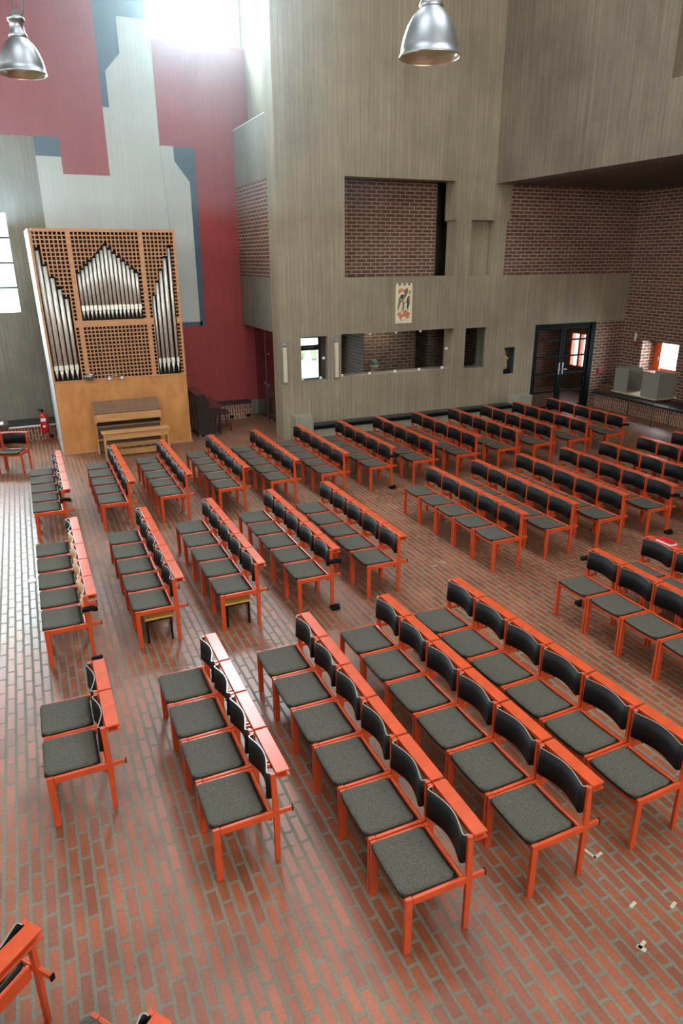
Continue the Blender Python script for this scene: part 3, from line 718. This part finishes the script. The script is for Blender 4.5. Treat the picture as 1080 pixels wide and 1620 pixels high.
# ------------------------------------------------------------------ pendant lamps
def pendant(x, y, z, label):
    t = thing('pendant_lamp', label, 'lamp', (x, y, z), 0, 'industrial pendant lamps')
    R_ = .226
    prof = [(R_ + .008, -.004), (R_ + .008, .006), (R_, .01), (R_ * .97, .06), (R_ * .90, .13), (R_ * .78, .20), (R_ * .62, .26), (R_ * .44, .30), (.085, .315), (.084, .318)]
    inner = [(r - .006 if i > 1 else r - .004, zz - .002) for i, (r, zz) in enumerate(prof)][::-1]
    bm = BM(); lathe(bm, prof, 40, 0); obj('shade', bm, M['steel'], t)
    bm = BM(); lathe(bm, inner, 40, 0); obj('reflector', bm, M['steel_inside'], t)
    bm = BM(); lathe(bm, [(.001, .30), (.088, .31), (.092, .325), (.088, .345), (.074, .37), (.066, .40), (.066, .455), (.080, .458), (.083, .475), (.080, .49), (.05, .505), (.001, .51)], 28); obj('neck', bm, M['steel'], t)
    bm = BM(); ellipsoid(bm, (0, 0, .16), (.045, .045, .07), 14); tube(bm, (0, 0, .2), (0, 0, .31), .02); obj('bulb', bm, M['white'], t)
    bm = BM(); tube(bm, (0, 0, .505), (0, 0, .56), .018, seg=10); 
    for k in range(14): 
        q = .56 + k * .045; (tube(bm, (-.012, 0, q), (-.012, 0, q + .05), .005, seg=6), tube(bm, (.012, 0, q), (.012, 0, q + .05), .005, seg=6)) if k % 2 == 0 else (tube(bm, (0, -.012, q), (0, -.012, q + .05), .005, seg=6), tube(bm, (0, .012, q), (0, .012, q + .05), .005, seg=6))
    tube(bm, (0, 0, 1.19), (0, 0, ZC - z), .012); obj('chain', bm, M['cable'], t)
    bm = BM(); bezier_bm(bm, [(.02, 0, .50), (.07, 0, .54), (.085, 0, .66), (.06, 0, .80), (.02, 0, .95), (.015, 0, 1.3), (.015, 0, ZC - z)], .011); obj('cable', bm, M['cable'], t)
pendant(.385, 8.8, 5.815, 'metal bell pendant lamp hanging in front of the red painted wall')
pendant(3.14, 5.3, 5.455, 'metal bell pendant lamp hanging in front of the bare concrete wall')

# ------------------------------------------------------------------ right corner: table, screens, basket
t = thing('folding_table', 'light topped table with thin metal legs by the right window', 'table', (14.22, 12.77, 0))
bm = BM(); box(bm, -.37, .37, -.73, .73, .70, .72); obj('table_top', bm, M['table_wood'], t, bevel=.003)
bm = BM(); box(bm, -.3, .26, -.66, .66, .67, .70); obj('apron', bm, M['steel'], t)
for x, y in ((-.33, -.66), (.26, -.66), (-.33, .66), (.26, .66), (-.33, .1)):
    bm = BM(); tube(bm, (x, y, 0), (x, y, .67), .011, seg=10); obj('leg', bm, M['charcoal'], t)
def screen(x, y, parts, label):
    t = thing('privacy_screen', label, 'privacy screen', (x, y, .721), 0, 'folding privacy screens on the table')
    for p in parts:
        bm = BM(); box(bm, *p, 0, .60); obj('panel', bm, M['grey_card'], t)
screen(13.9, 13.25, [(0, .012, -.22, .22), (.012, .55, .208, .22), (.5, .512, -.2, .208)], 'grey folding privacy screen on the far end of the table')
screen(13.9, 12.35, [(0, .012, -.29, .22), (.012, .60, -.29, -.278), (.5, .512, -.27, .3)], 'grey folding privacy screen on the near end of the table')
bm = BM(); box(bm, 0, .26, -.18, .18, 0, .17); box(bm, -.01, .27, -.19, .19, .17, .19); tag(obj('wicker_basket', bm, M['wicker'], bevel=.01, loc=(14.68, 14.52, .42)), 'brown wicker basket on the black bench in the brick corner', 'basket')

# person sitting behind the long glass pane
t = thing('person', 'person in a teal woolly hat and black coat sitting behind the glass', 'person', (8.12, 15.95, 0), .35); t.scale = (1.04, 1.04, 1.04)
bv = [(0, .10, .47), (0, .09, .62), (0, .05, .84), (0, .02, 1.10), (-.02, .0, 1.17), (-.05, -.03, 1.22), (-.055, -.035, 1.34),
      (.10, .05, .47), (.12, -.32, .47), (.12, -.34, .08), (.12, -.46, .04),
      (-.10, .05, .47), (-.12, -.32, .47), (-.12, -.34, .08), (-.12, -.46, .04),
      (.18, .03, 1.14), (.25, .02, .84), (.20, -.20, .68), (.14, -.28, .64),
      (-.18, .03, 1.14), (-.25, .02, .84), (-.20, -.20, .68), (-.14, -.28, .64)]
be = [(0, 1), (1, 2), (2, 3), (3, 4), (4, 5), (5, 6), (0, 7), (7, 8), (8, 9), (9, 10), (0, 11), (11, 12), (12, 13), (13, 14), (3, 15), (15, 16), (16, 17), (17, 18), (3, 19), (19, 20), (20, 21), (21, 22)]
br = [.14, .13, .14, .13, .06, .075, .085, .085, .065, .045, .04, .085, .065, .045, .04, .06, .045, .035, .028, .06, .045, .035, .028]
def loft_body():
    """one surface: metaball-free union of tapered limbs remeshed into a single skin"""
    bm = BM()
    for a, b in be: 
        tube(bm, bv[a], bv[b], br[a], br[b], 12)
    for i, v in enumerate(bv): ellipsoid(bm, v, (br[i],) * 3, 12)
    ellipsoid(bm, (-.055, -.045, 1.33), (.078, .095, .115), 16)
    tube(bm, (-.055, -.13, 1.325), (-.055, -.155, 1.30), .012, .016, 8)      # nose
    for s in (-1, 1): ellipsoid(bm, (-.055 + s * .08, -.035, 1.32), (.012, .02, .03), 8)
    for hx in (.14, -.14):
        ellipsoid(bm, (hx, -.30, .635), (.035, .05, .018), 10)
        for k in range(4): tube(bm, (hx - .024 + k * .016, -.33, .64), (hx - .026 + k * .017, -.395 + abs(k - 1.4) * .008, .625), .0085, .007, 6)
        tube(bm, (hx - .03 * (1 if hx > 0 else -1), -.29, .64), (hx - .055 * (1 if hx > 0 else -1), -.33, .63), .01, .008, 6)
    return bm
body = obj('body', loft_body(), [M['skin']], t)
rm = body.modifiers.new('remesh', 'REMESH'); rm.mode = 'VOXEL'; rm.voxel_size = .009; rm.use_smooth_shade = True
bm = BM()
for a, b in be:
    if a in (0, 1, 2, 15, 16, 17, 19, 20, 21) or (a, b) in ((3, 15), (3, 19), (3, 4)):
        tube(bm, bv[a], bv[b], br[a] + .02, (br[b] + .02) if b != 4 else .08, 14)
for i in (1, 2, 3, 15, 16, 17, 19, 20, 21): ellipsoid(bm, bv[i], (br[i] + .02,) * 3, 12)
for a, b in ((0, 7), (7, 8), (8, 9), (0, 11), (11, 12), (12, 13)): tube(bm, bv[a], bv[b], br[a] + .012, br[b] + .012, 12)
for i in (7, 8, 11, 12): ellipsoid(bm, bv[i], (br[i] + .012,) * 3, 12)
c_ = obj('coat', bm, M['coat'], t); rm = c_.modifiers.new('remesh', 'REMESH'); rm.mode = 'VOXEL'; rm.voxel_size = .012; rm.use_smooth_shade = True
bm = BM(); lathe(bm, [(.098, 0), (.104, .02), (.102, .05), (.095, .09), (.07, .13), (.03, .155), (.001, .16)], 20, centre=(-.055, -.04, 1.36)); obj('hat', bm, M['teal_wool'], t)
bm = BM(); lathe(bm, [(.099, 0), (.107, .004), (.107, .045), (.100, .05)], 20, centre=(-.055, -.04, 1.345)); obj('hat_band', bm, M['cream'], t)
t = thing('seat_block', 'plain dark bench seat under the sitting person behind the glass', 'bench', (8.12, 16.1, 0))
bm = BM(); box(bm, -.5, .5, -.16, .22, .27, .325); obj('seat', bm, M['dark_wood'], t)
for x in (-.45, .40):
    bm = BM(); box(bm, x, x + .05, -.12, .18, 0, .27); obj('leg', bm, M['dark_wood'], t)

# ------------------------------------------------------------------ the chair
W = .4908
def chair_proto():
    t = bpy.data.objects.new('row_chair', None); C.objects.link(t); t.empty_display_size = .2
    LT, LW = .026, .048
    for u in (0.0, W - LT):
        bm = BM(); box(bm, 0, LW, -u - LT, -u, 0, .45); obj('leg', bm, M['chair_red'], t, bevel=.004)
        bm = BM()
        prism(bm, [(.425, 0), (.462, 0), (.470, .40), (.452, .762), (.416, .762), (.424, .40)], 'y', -u - LT, -u); obj('leg', bm, M['chair_red'], t, bevel=.004)
        bm = BM(); box(bm, LW, .43, -u - LT, -u, .392, .448); obj('side_rail', bm, M['chair_red'], t, bevel=.008)
        bm = BM(); box(bm, .46, .562, -u - LT * .9, -u - LT * .1, .405, .44); pg = obj('support_peg', bm, M['chair_red'], t, bevel=.003)
        bm = BM(); box(bm, .560, .568, -u - LT, -u, .402, .443); obj('end_cap', bm, M['black'], pg)
    bm = BM(); box(bm, .395, .42, -W + LT, -LT, .345, .445); obj('rear_rail', bm, M['chair_red'], t, bevel=.011, seg=3)
    bm = BM(); box(bm, .012, .034, -W + LT, -LT, .385, .425); obj('front_rail', bm, M['chair_red'], t, bevel=.004)
    # seat shell and cushion: curved sheets
    def sheet(x0, x1, u0, u1, z, th, rc, sag, nx=12, nu=14, slope=0.0, puff=0.0):
        bm = BM(); top = []; bot = []
        for i in range(nx + 1):
            rt, rb = [], []
            for j in range(nu + 1):
                a, b_ = i / nx, j / nu
                # rounded-rectangle warp
                X, U = a * (x1 - x0), b_ * (u1 - u0); hx, hu_ = (x1 - x0) / 2, (u1 - u0) / 2
                dx, du = X - hx, U - hu_
                cxr, cur = hx - rc, hu_ - rc
                if abs(dx) > cxr and abs(du) > cur:
                    ex, eu = (abs(dx) - cxr) / rc, (abs(du) - cur) / rc
                    m_ = max(ex, eu); l_ = math.hypot(ex, eu)
                    if l_ > 1e-6: ex, eu = ex / l_ * m_, eu / l_ * m_
                    dx = math.copysign(cxr + ex * rc, dx); du = math.copysign(cur + eu * rc, du)
                e = min(1, min((hx - abs(dx)), (hu_ - abs(du))) / .03)
                zz = z - sag * (1 - (du / hu_) ** 2) - slope * a + puff * (math.sqrt(max(0, 1 - (1 - e) ** 2)) - 1)
                p = (x0 + hx + dx, -(u0 + hu_ + du))
                rt.append(bm.verts.new((*p, zz))); rb.append(bm.verts.new((*p, z - sag * (1 - (du / hu_) ** 2) - slope * a - th)))
            top.append(rt); bot.append(rb)
        for i in range(nx):
            for j in range(nu):
                f = bm.faces.new((top[i][j], top[i][j + 1], top[i + 1][j + 1], top[i + 1][j])); f.smooth = True
                f = bm.faces.new((bot[i][j], bot[i + 1][j], bot[i + 1][j + 1], bot[i][j + 1])); f.smooth = True
        per = [(i, 0) for i in range(nx)] + [(nx, j) for j in range(nu)] + [(i, nu) for i in range(nx, 0, -1)] + [(0, j) for j in range(nu, 0, -1)]
        for a in range(len(per)):
            (i, j), (k, l) = per[a], per[(a + 1) % len(per)]
            bm.faces.new((top[i][j], top[k][l], bot[k][l], bot[i][j]))
        bmesh.ops.recalc_face_normals(bm, faces=bm.faces[:])
        return bm
    obj('seat_shell', sheet(-.012, .385, .026, W - .026, .452, .012, .03, .014, slope=.006), M['black_ply'], t)
    obj('cushion', sheet(-.010, .368, .031, W - .031, .474, .018, .05, .014, nx=16, nu=18, slope=.008, puff=.012), M['felt'], t)
    # curved backrest; top edge coloured paler to stand in for reflected light
    bm = BM(); z0, z1, th = .545, .760, .0075
    plan = [(.437, .0255), (.420, .026), (.408, .0285), (.401, .034), (.398, .042)]
    for k in range(1, 20):
        b_ = k / 20; plan.append((.398 + .046 * math.sin(PI * b_) ** 1.15, .042 + b_ * (W - .084)))
    plan += [(x, W - u) for x, u in plan[4::-1]]
    n = len(plan) - 1; F_, B_ = [], []
    for j, (x, u) in enumerate(plan):
        a, c_ = plan[max(j - 1, 0)], plan[min(j + 1, n)]
        dx, du = c_[0] - a[0], c_[1] - a[1]; l_ = math.hypot(dx, du); nx_, nu_ = du / l_ * th, -dx / l_ * th
        F_.append([bm.verts.new((x - .010 * k_, -u, z)) for k_, z in ((1, z0), (0, z1))]); B_.append([bm.verts.new((x + nx_ - .010 * k_, -(u + nu_), z)) for k_, z in ((1, z0), (0, z1))])
    for j in range(n):
        for q, w in ((F_, 0), (B_, 0)):
            f = bm.faces.new((q[j][0], q[j + 1][0], q[j + 1][1], q[j][1])); f.smooth = True
        bm.faces.new((F_[j][1], F_[j + 1][1], B_[j + 1][1], B_[j][1])).material_index = 1
        bm.faces.new((F_[j][0], B_[j][0], B_[j + 1][0], F_[j + 1][0]))
    for e in (0, n): bm.faces.new((F_[e][0], F_[e][1], B_[e][1], B_[e][0]))
    bmesh.ops.recalc_face_normals(bm, faces=bm.faces[:])
    obj('backrest', bm, [M['black_ply'], M['ply_edge_sheen']], t)
    bm = BM(); box(bm, .456, .553, -W + .004, -.004, .752, .767); obj('book_shelf', bm, M['chair_red'], t, bevel=.003)
    bm = BM(); box(bm, .465, .556, -W + .004, -.004, .712, .722); box(bm, .462, .472, -W + .004, -.004, .722, .752); obj('lower_shelf', bm, M['chair_red'], t, bevel=.002)
    return t
proto = chair_proto(); proto_kids = list(proto.children_recursive)
used = [False]
ORD = ['first', 'second', 'third', 'fourth', 'fifth', 'sixth', 'seventh', 'eighth', 'ninth', 'tenth', 'eleventh', 'twelfth', 'thirteenth']
def copy_tree(o, parent=None):
    c = o.copy(); C.objects.link(c); c.parent = parent
    for ch in list(o.children): copy_tree(ch, c)
    return c
tan_back_mesh = None
def place(x, y, ang, label, group, tan_back=False):
    global tan_back_mesh
    if used[0]: o = copy_tree(proto)
    else: o = proto; used[0] = True
    o.location = (x, y, 0); o.rotation_euler = (0, 0, ang)
    tag(o, label, 'chair', group)
    if tan_back:
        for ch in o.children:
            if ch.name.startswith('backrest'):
                if tan_back_mesh is None:
                    tan_back_mesh = ch.data.copy(); tan_back_mesh.materials[0] = M['tan_back']
                ch.data = tan_back_mesh; ch['label'] = 'pale tan backrest'
    return o
PITCHU = .5020
def row(x, yfar, n, ang, rowname, group, skip=(), tan_back=()):
    for c in range(n):
        if c in skip: continue
        k = n - 1 - c      # count from the near end
        u = c * PITCHU
        look = 'red chair, pale back,' if c in tan_back else 'red chair'
        end = 'near end chair' if False else ORD[k] + ' from near end'
        place(x + math.sin(ang) * u, yfar - math.cos(ang) * u, ang, f'{look} {end}, {rowname}', group, c in tan_back)

# nearest block, 5 rows from the left
near = [(-.3431, 5.5343, 2, .002), (.6494, 5.5571, 4, -.0009), (1.5877, 5.5687, 6, -.0115), (2.4712, 5.5752, 6, .0074), (3.3416, 5.5869, 6, .0252)]
for i, (x, y, n, a) in enumerate(near):
    row(x, y, n, a, f'{ORD[i]} row from left, nearest block', 'chairs in the nearest block')
# middle block, 5 rows left of the aisle
for i, (x, y) in enumerate([(-.275, 6.841), (.639, 6.857), (1.569, 6.846), (2.505, 6.856), (3.423, 6.858)]):
    row(x, y + 5 * PITCHU - .011, 5, 0, f'{ORD[i]} row from left, middle block', 'chairs in the middle block', tan_back=(1, 2, 3, 4) if i == 0 else ())
# block right of the aisle
for i, (x, y, a) in enumerate([(5.3295, 9.3562, -.0102), (6.235, 9.38, -.008), (7.17, 9.37, -.008), (8.15, 9.38, 0), (9.09, 9.38, 0), (10.04, 9.375, 0), (10.96, 9.375, 0)]):
    row(x, y, 5, a, f'{ORD[i]} row right of the aisle', 'chairs right of the aisle', skip=(2, 3, 4) if i == 6 else ((4,) if i == 5 else ()))
# far block, 13 rows
for i in range(13):
    x = [-.274, .686, 1.587, 2.535, 3.452, 4.40, 5.35, 6.262, 7.235, 8.21, 9.08, 10.0, 11.05][i]
    y = [10.643, 10.631, 10.623, 10.60, 10.63, 10.65, 10.65, 10.67, 10.68, 10.69, 10.68, 10.67, 10.70][i]
    row(x, y + 5 * PITCHU - .011, 5, 0, f'{ORD[i]} row from left, far block', 'chairs in the far block')
# right foreground block
row(5.2846, 5.5854, 5, -.012, 'left row, right foreground block', 'chairs in the right foreground')
row(6.17, 5.605, 4, -.012, 'right row, right foreground block', 'chairs in the right foreground', skip=(3,))
# corner chairs behind at the left, foreground chairs at the bottom
th = math.radians(70.6)
place(-.877, 14.65, th, 'red chair facing the viewer in the far left corner beside the extinguisher', 'corner chairs')
place(-.877 - math.sin(th) * PITCHU, 14.65 + math.cos(th) * PITCHU, th, 'second red corner chair at the far left, cut off by the frame', 'corner chairs')
th = math.radians(-49.5)
place(-.73, 3.41, th, 'red chair seen from behind at the lower left corner', 'slanted foreground chairs')
th = math.radians(-51.9)
place(-.19, 2.68, th, 'red chair just showing at the bottom edge, turned away', 'slanted foreground chairs')

# ------------------------------------------------------------------ row clips, foot blocks, stools, book, floor marks
def clip(x, y, z, where):
    t = thing('row_clip', f'black strap clip on the chair leg at {where}', 'clip', (x, y, z), 0, 'black row clips')
    bm = BM(); box(bm, -.055, .075, -.028, .028, -.022, .022); obj('strap', bm, M['black'], t, bevel=.01)
    bm = BM(); box(bm, .05, .10, -.02, .02, -.035, .012); obj('buckle', bm, M['black'], t, bevel=.006)
def foot(x, y, where):
    t = thing('foot_block', f'black rubber block under the chair foot at {where}', 'foot block', (x, y, 0), 0, 'black foot blocks')
    bm = BM(); box(bm, -.055, .055, -.045, .045, 0, .045); obj('block', bm, M['black'], t, bevel=.012)
    bm = BM(); box(bm, -.01, .06, -.02, .02, .045, .06); obj('tab', bm, M['black'], t, bevel=.004)
clip(.165, 10.616, .62, 'the near end of the far left row'); clip(.17, 6.822, .62, 'the near end of the pale backed row')
clip(2.955, 6.835, .62, 'the near end of the fourth middle row'); clip(5.81, 10.632, .62, 'the near end of the seventh far row')
clip(8.60, 6.86, .62, 'the fourth row right of the aisle'); clip(11.50, 10.682, .62, 'the near end of the last far row')
clip(5.70, 5.612, .64, 'the far end of the right foreground row')
foot(.19, 6.80, 'the pale backed row'); foot(2.955, 6.80, 'the fourth middle row'); foot(5.80, 10.61, 'the seventh far row')
foot(8.60, 6.85, 'the fourth row right of the aisle'); foot(5.735, 5.63, 'the right foreground row')
def stool(x0, x1, y0, y1, label):
    cx, cy = (x0 + x1) / 2, (y0 + y1) / 2
    t = thing('low_stool', label, 'stool', (cx, cy, 0), 0, 'low stools under chairs')
    hx, hy = (x1 - x0) / 2, (y1 - y0) / 2
    bm = BM(); box(bm, -hx, hx, -hy, hy, .285, .31); obj('seat', bm, M['yellow_top'], t, bevel=.004)
    bm = BM(); box(bm, -hx + .01, hx - .01, -hy + .01, hy - .01, .262, .285); obj('frame', bm, M['black'], t)
    for sx in (-1, 1):
        for sy in (-1, 1):
            bm = BM(); box(bm, sx * (hx - .02) - .011, sx * (hx - .02) + .011, sy * (hy - .02) - .011, sy * (hy - .02) + .011, 0, .265); obj('leg', bm, M['black'], t)
stool(.735, 1.035, 6.92, 7.75, 'low stool with yellow top and black legs under the second middle row')
stool(1.63, 1.93, 6.90, 8.05, 'low stool with yellow top and black legs under the third middle row')
t = thing('hymn_book', 'red book lying on the rear shelf of a right foreground chair', 'book', (6.69, 5.33, .768), 0)
bm = BM(); box(bm, -.065, .055, -.115, .115, 0, .005); box(bm, -.065, .055, -.115, .115, .03, .035); box(bm, .050, .055, -.115, .115, .005, .03); obj('cover', bm, M['red_gloss'], t)
bm = BM(); box(bm, -.06, .05, -.11, .11, .005, .03); obj('pages', bm, M['white'], t)
def mark(pts, label, m='tape', z=.0022):
    bm = BM(); prism(bm, pts, 'z', .0004, z); tag(obj('tape_mark', bm, M[m]), label, 'tape mark', 'pale floor marks')
def strip(x0, y0, x1, y1, w=.022):
    d = Vector((x1 - x0, y1 - y0)).normalized(); n_ = Vector((-d.y, d.x)) * w / 2
    return [(x0 + n_.x, y0 + n_.y), (x1 + n_.x, y1 + n_.y), (x1 - n_.x, y1 - n_.y), (x0 - n_.x, y0 - n_.y)]
a_, b_ = (3.125, 2.76), (3.15, 2.64)
bm = BM(); prism(bm, strip(*a_, *b_), 'z', .0004, .0022); prism(bm, strip(3.14, 2.645, 3.225, 2.66), 'z', .0004, .0022); tag(obj('tape_mark', bm, M['tape']), 'pale L shaped tape mark on the bricks beside the right front row', 'tape mark', 'pale floor marks')
mark(strip(3.07, 2.245, 3.13, 2.26), 'short pale tape mark in the right foreground')
mark(strip(3.31, 2.13, 3.37, 2.15), 'short pale tape mark nearest the right edge of the photo')
bm = BM(); prism(bm, strip(2.90, 2.03, 2.925, 1.98, .03), 'z', .0004, .0022); prism(bm, strip(2.90, 2.01, 2.97, 2.03), 'z', .0004, .0022); tag(obj('tape_mark', bm, M['tape']), 'small T shaped tape mark nearest the viewer', 'tape mark', 'pale floor marks')
mark(strip(4.84, 7.44, 4.92, 7.38, .015), 'thin pale tape mark in the aisle beside the right block')
mark(strip(4.66, 7.34, 4.76, 7.37, .012), 'thin pale scratch mark in the middle of the aisle')
bm = BM(); box(bm, -.045, .045, -.05, .05, .0004, .004); tag(obj('paper_scrap', bm, M['white'], loc=(-.40, 9.23, 0)), 'small white paper square on the bright floor at the left', 'paper')
bm = BM(); ellipsoid(bm, (1.23, 3.653, .004), (.011, .014, .004), 10); tag(obj('dry_leaf', bm, M['ochre']), 'tiny yellow leaf on the floor beside the second front row', 'leaf')

# ------------------------------------------------------------------ added scattering volume imitating lens glare around the high window
hm = bpy.data.materials.new('lens_glare'); hm.use_nodes = True; hn = hm.node_tree; hn.nodes.clear()
ho = hn.nodes.new('ShaderNodeOutputMaterial'); hv = hn.nodes.new('ShaderNodeVolumeScatter')
hv.inputs['Color'].default_value = (.85, .95, 1, 1); hv.inputs['Density'].default_value = .012; hv.inputs['Anisotropy'].default_value = .75
hn.links.new(hv.outputs[0], ho.inputs['Volume'])
bm = BM(); box(bm, -4.8, 5.19, 9.3, 17.97, 4.7, 12.4); hz = obj('lens_glare', bm, hm); hz['kind'] = 'stuff'
tag(hz, 'added bluish volume imitating lens glare around the high window', 'lens_glare')

# ------------------------------------------------------------------ light
def area(name, loc, rot, sx, sy, power, col):
    l = bpy.data.lights.new(name, 'AREA'); l.shape = 'RECTANGLE'; l.size = sx; l.size_y = sy; l.energy = power; l.color = col
    o = bpy.data.objects.new(name, l); C.objects.link(o); o.location = loc; o.rotation_euler = rot
    return o
area('daylight_high_window', (4.55, YR + .45, 10.45), (-PI / 2, 0, 0), 2.3, 3.8, 2600, (.80, .92, 1.0))
area('daylight_tall_window', (-1.95, YR + .45, 3.95), (-PI / 2, 0, 0), 3.9, 2.15, 1500, (.86, .94, 1.0))
for i, (x0, x1, y0, y1) in enumerate(SKY):
    area('daylight_roof_light', ((x0 + x1) / 2, (y0 + y1) / 2, ZC + .35), (0, 0, 0), x1 - x0, y1 - y0, (60, 150, 200)[i], (1.0, .95, .86))
area('daylight_left_window', (-5.3, 6.0, 6.4), (0, -PI / 2, 0), 2.4, 5.6, 130, (.95, .97, 1.0))
area('daylight_left_window', (-5.3, 13.25, 6.4), (0, -PI / 2, 0), 2.4, 4.5, 270, (.95, .97, 1.0))
area('daylight_rear_window', (2.5, -4.6, 6.2), (PI / 2, 0, 0), 10, 4, 650, (1.0, .90, .74))
area('daylight_right_window', (XR + .72, 13.42, 1.5), (0, PI / 2, 0), .9, 1.05, 170, (.85, .92, 1.0))
area('daylight_lobby_window', (16.3, 17.2, 1.3), (0, PI / 2, 0), 1.5, 1.6, 90, (.9, .95, 1.0))
area('daylight_corridor_window', (7.12, YR + .5, 1.4), (-PI / 2, 0, 0), .7, 1.3, 90, (.85, .93, 1.0))

w = bpy.data.worlds.new('world'); bpy.context.scene.world = w; w.use_nodes = True
nt = w.node_tree; bg = nt.nodes['Background']
tc = nt.nodes.new('ShaderNodeTexCoord'); sp = nt.nodes.new('ShaderNodeSeparateXYZ'); nt.links.new(tc.outputs['Generated'], sp.inputs[0])
rp = ramp(nt, [(0.45, (.8, .86, .9)), (0.7, (.72, .85, 1.0))]); nt.links.new(sp.outputs[2], rp.inputs[0]); nt.links.new(rp.outputs[0], bg.inputs[0])
bg.inputs[1].default_value = 6.0

sc = bpy.context.scene
sc.view_settings.view_transform = 'Standard'; sc.view_settings.look = 'None'; sc.view_settings.gamma = 1; sc.view_settings.exposure = -0.08
sc.view_settings.use_curve_mapping = False
sc.cycles.use_denoising = True; sc.cycles.max_bounces = 8; sc.cycles.diffuse_bounces = 5; sc.cycles.glossy_bounces = 3; sc.cycles.transparent_max_bounces = 12
sc.cycles.sample_clamp_indirect = 6
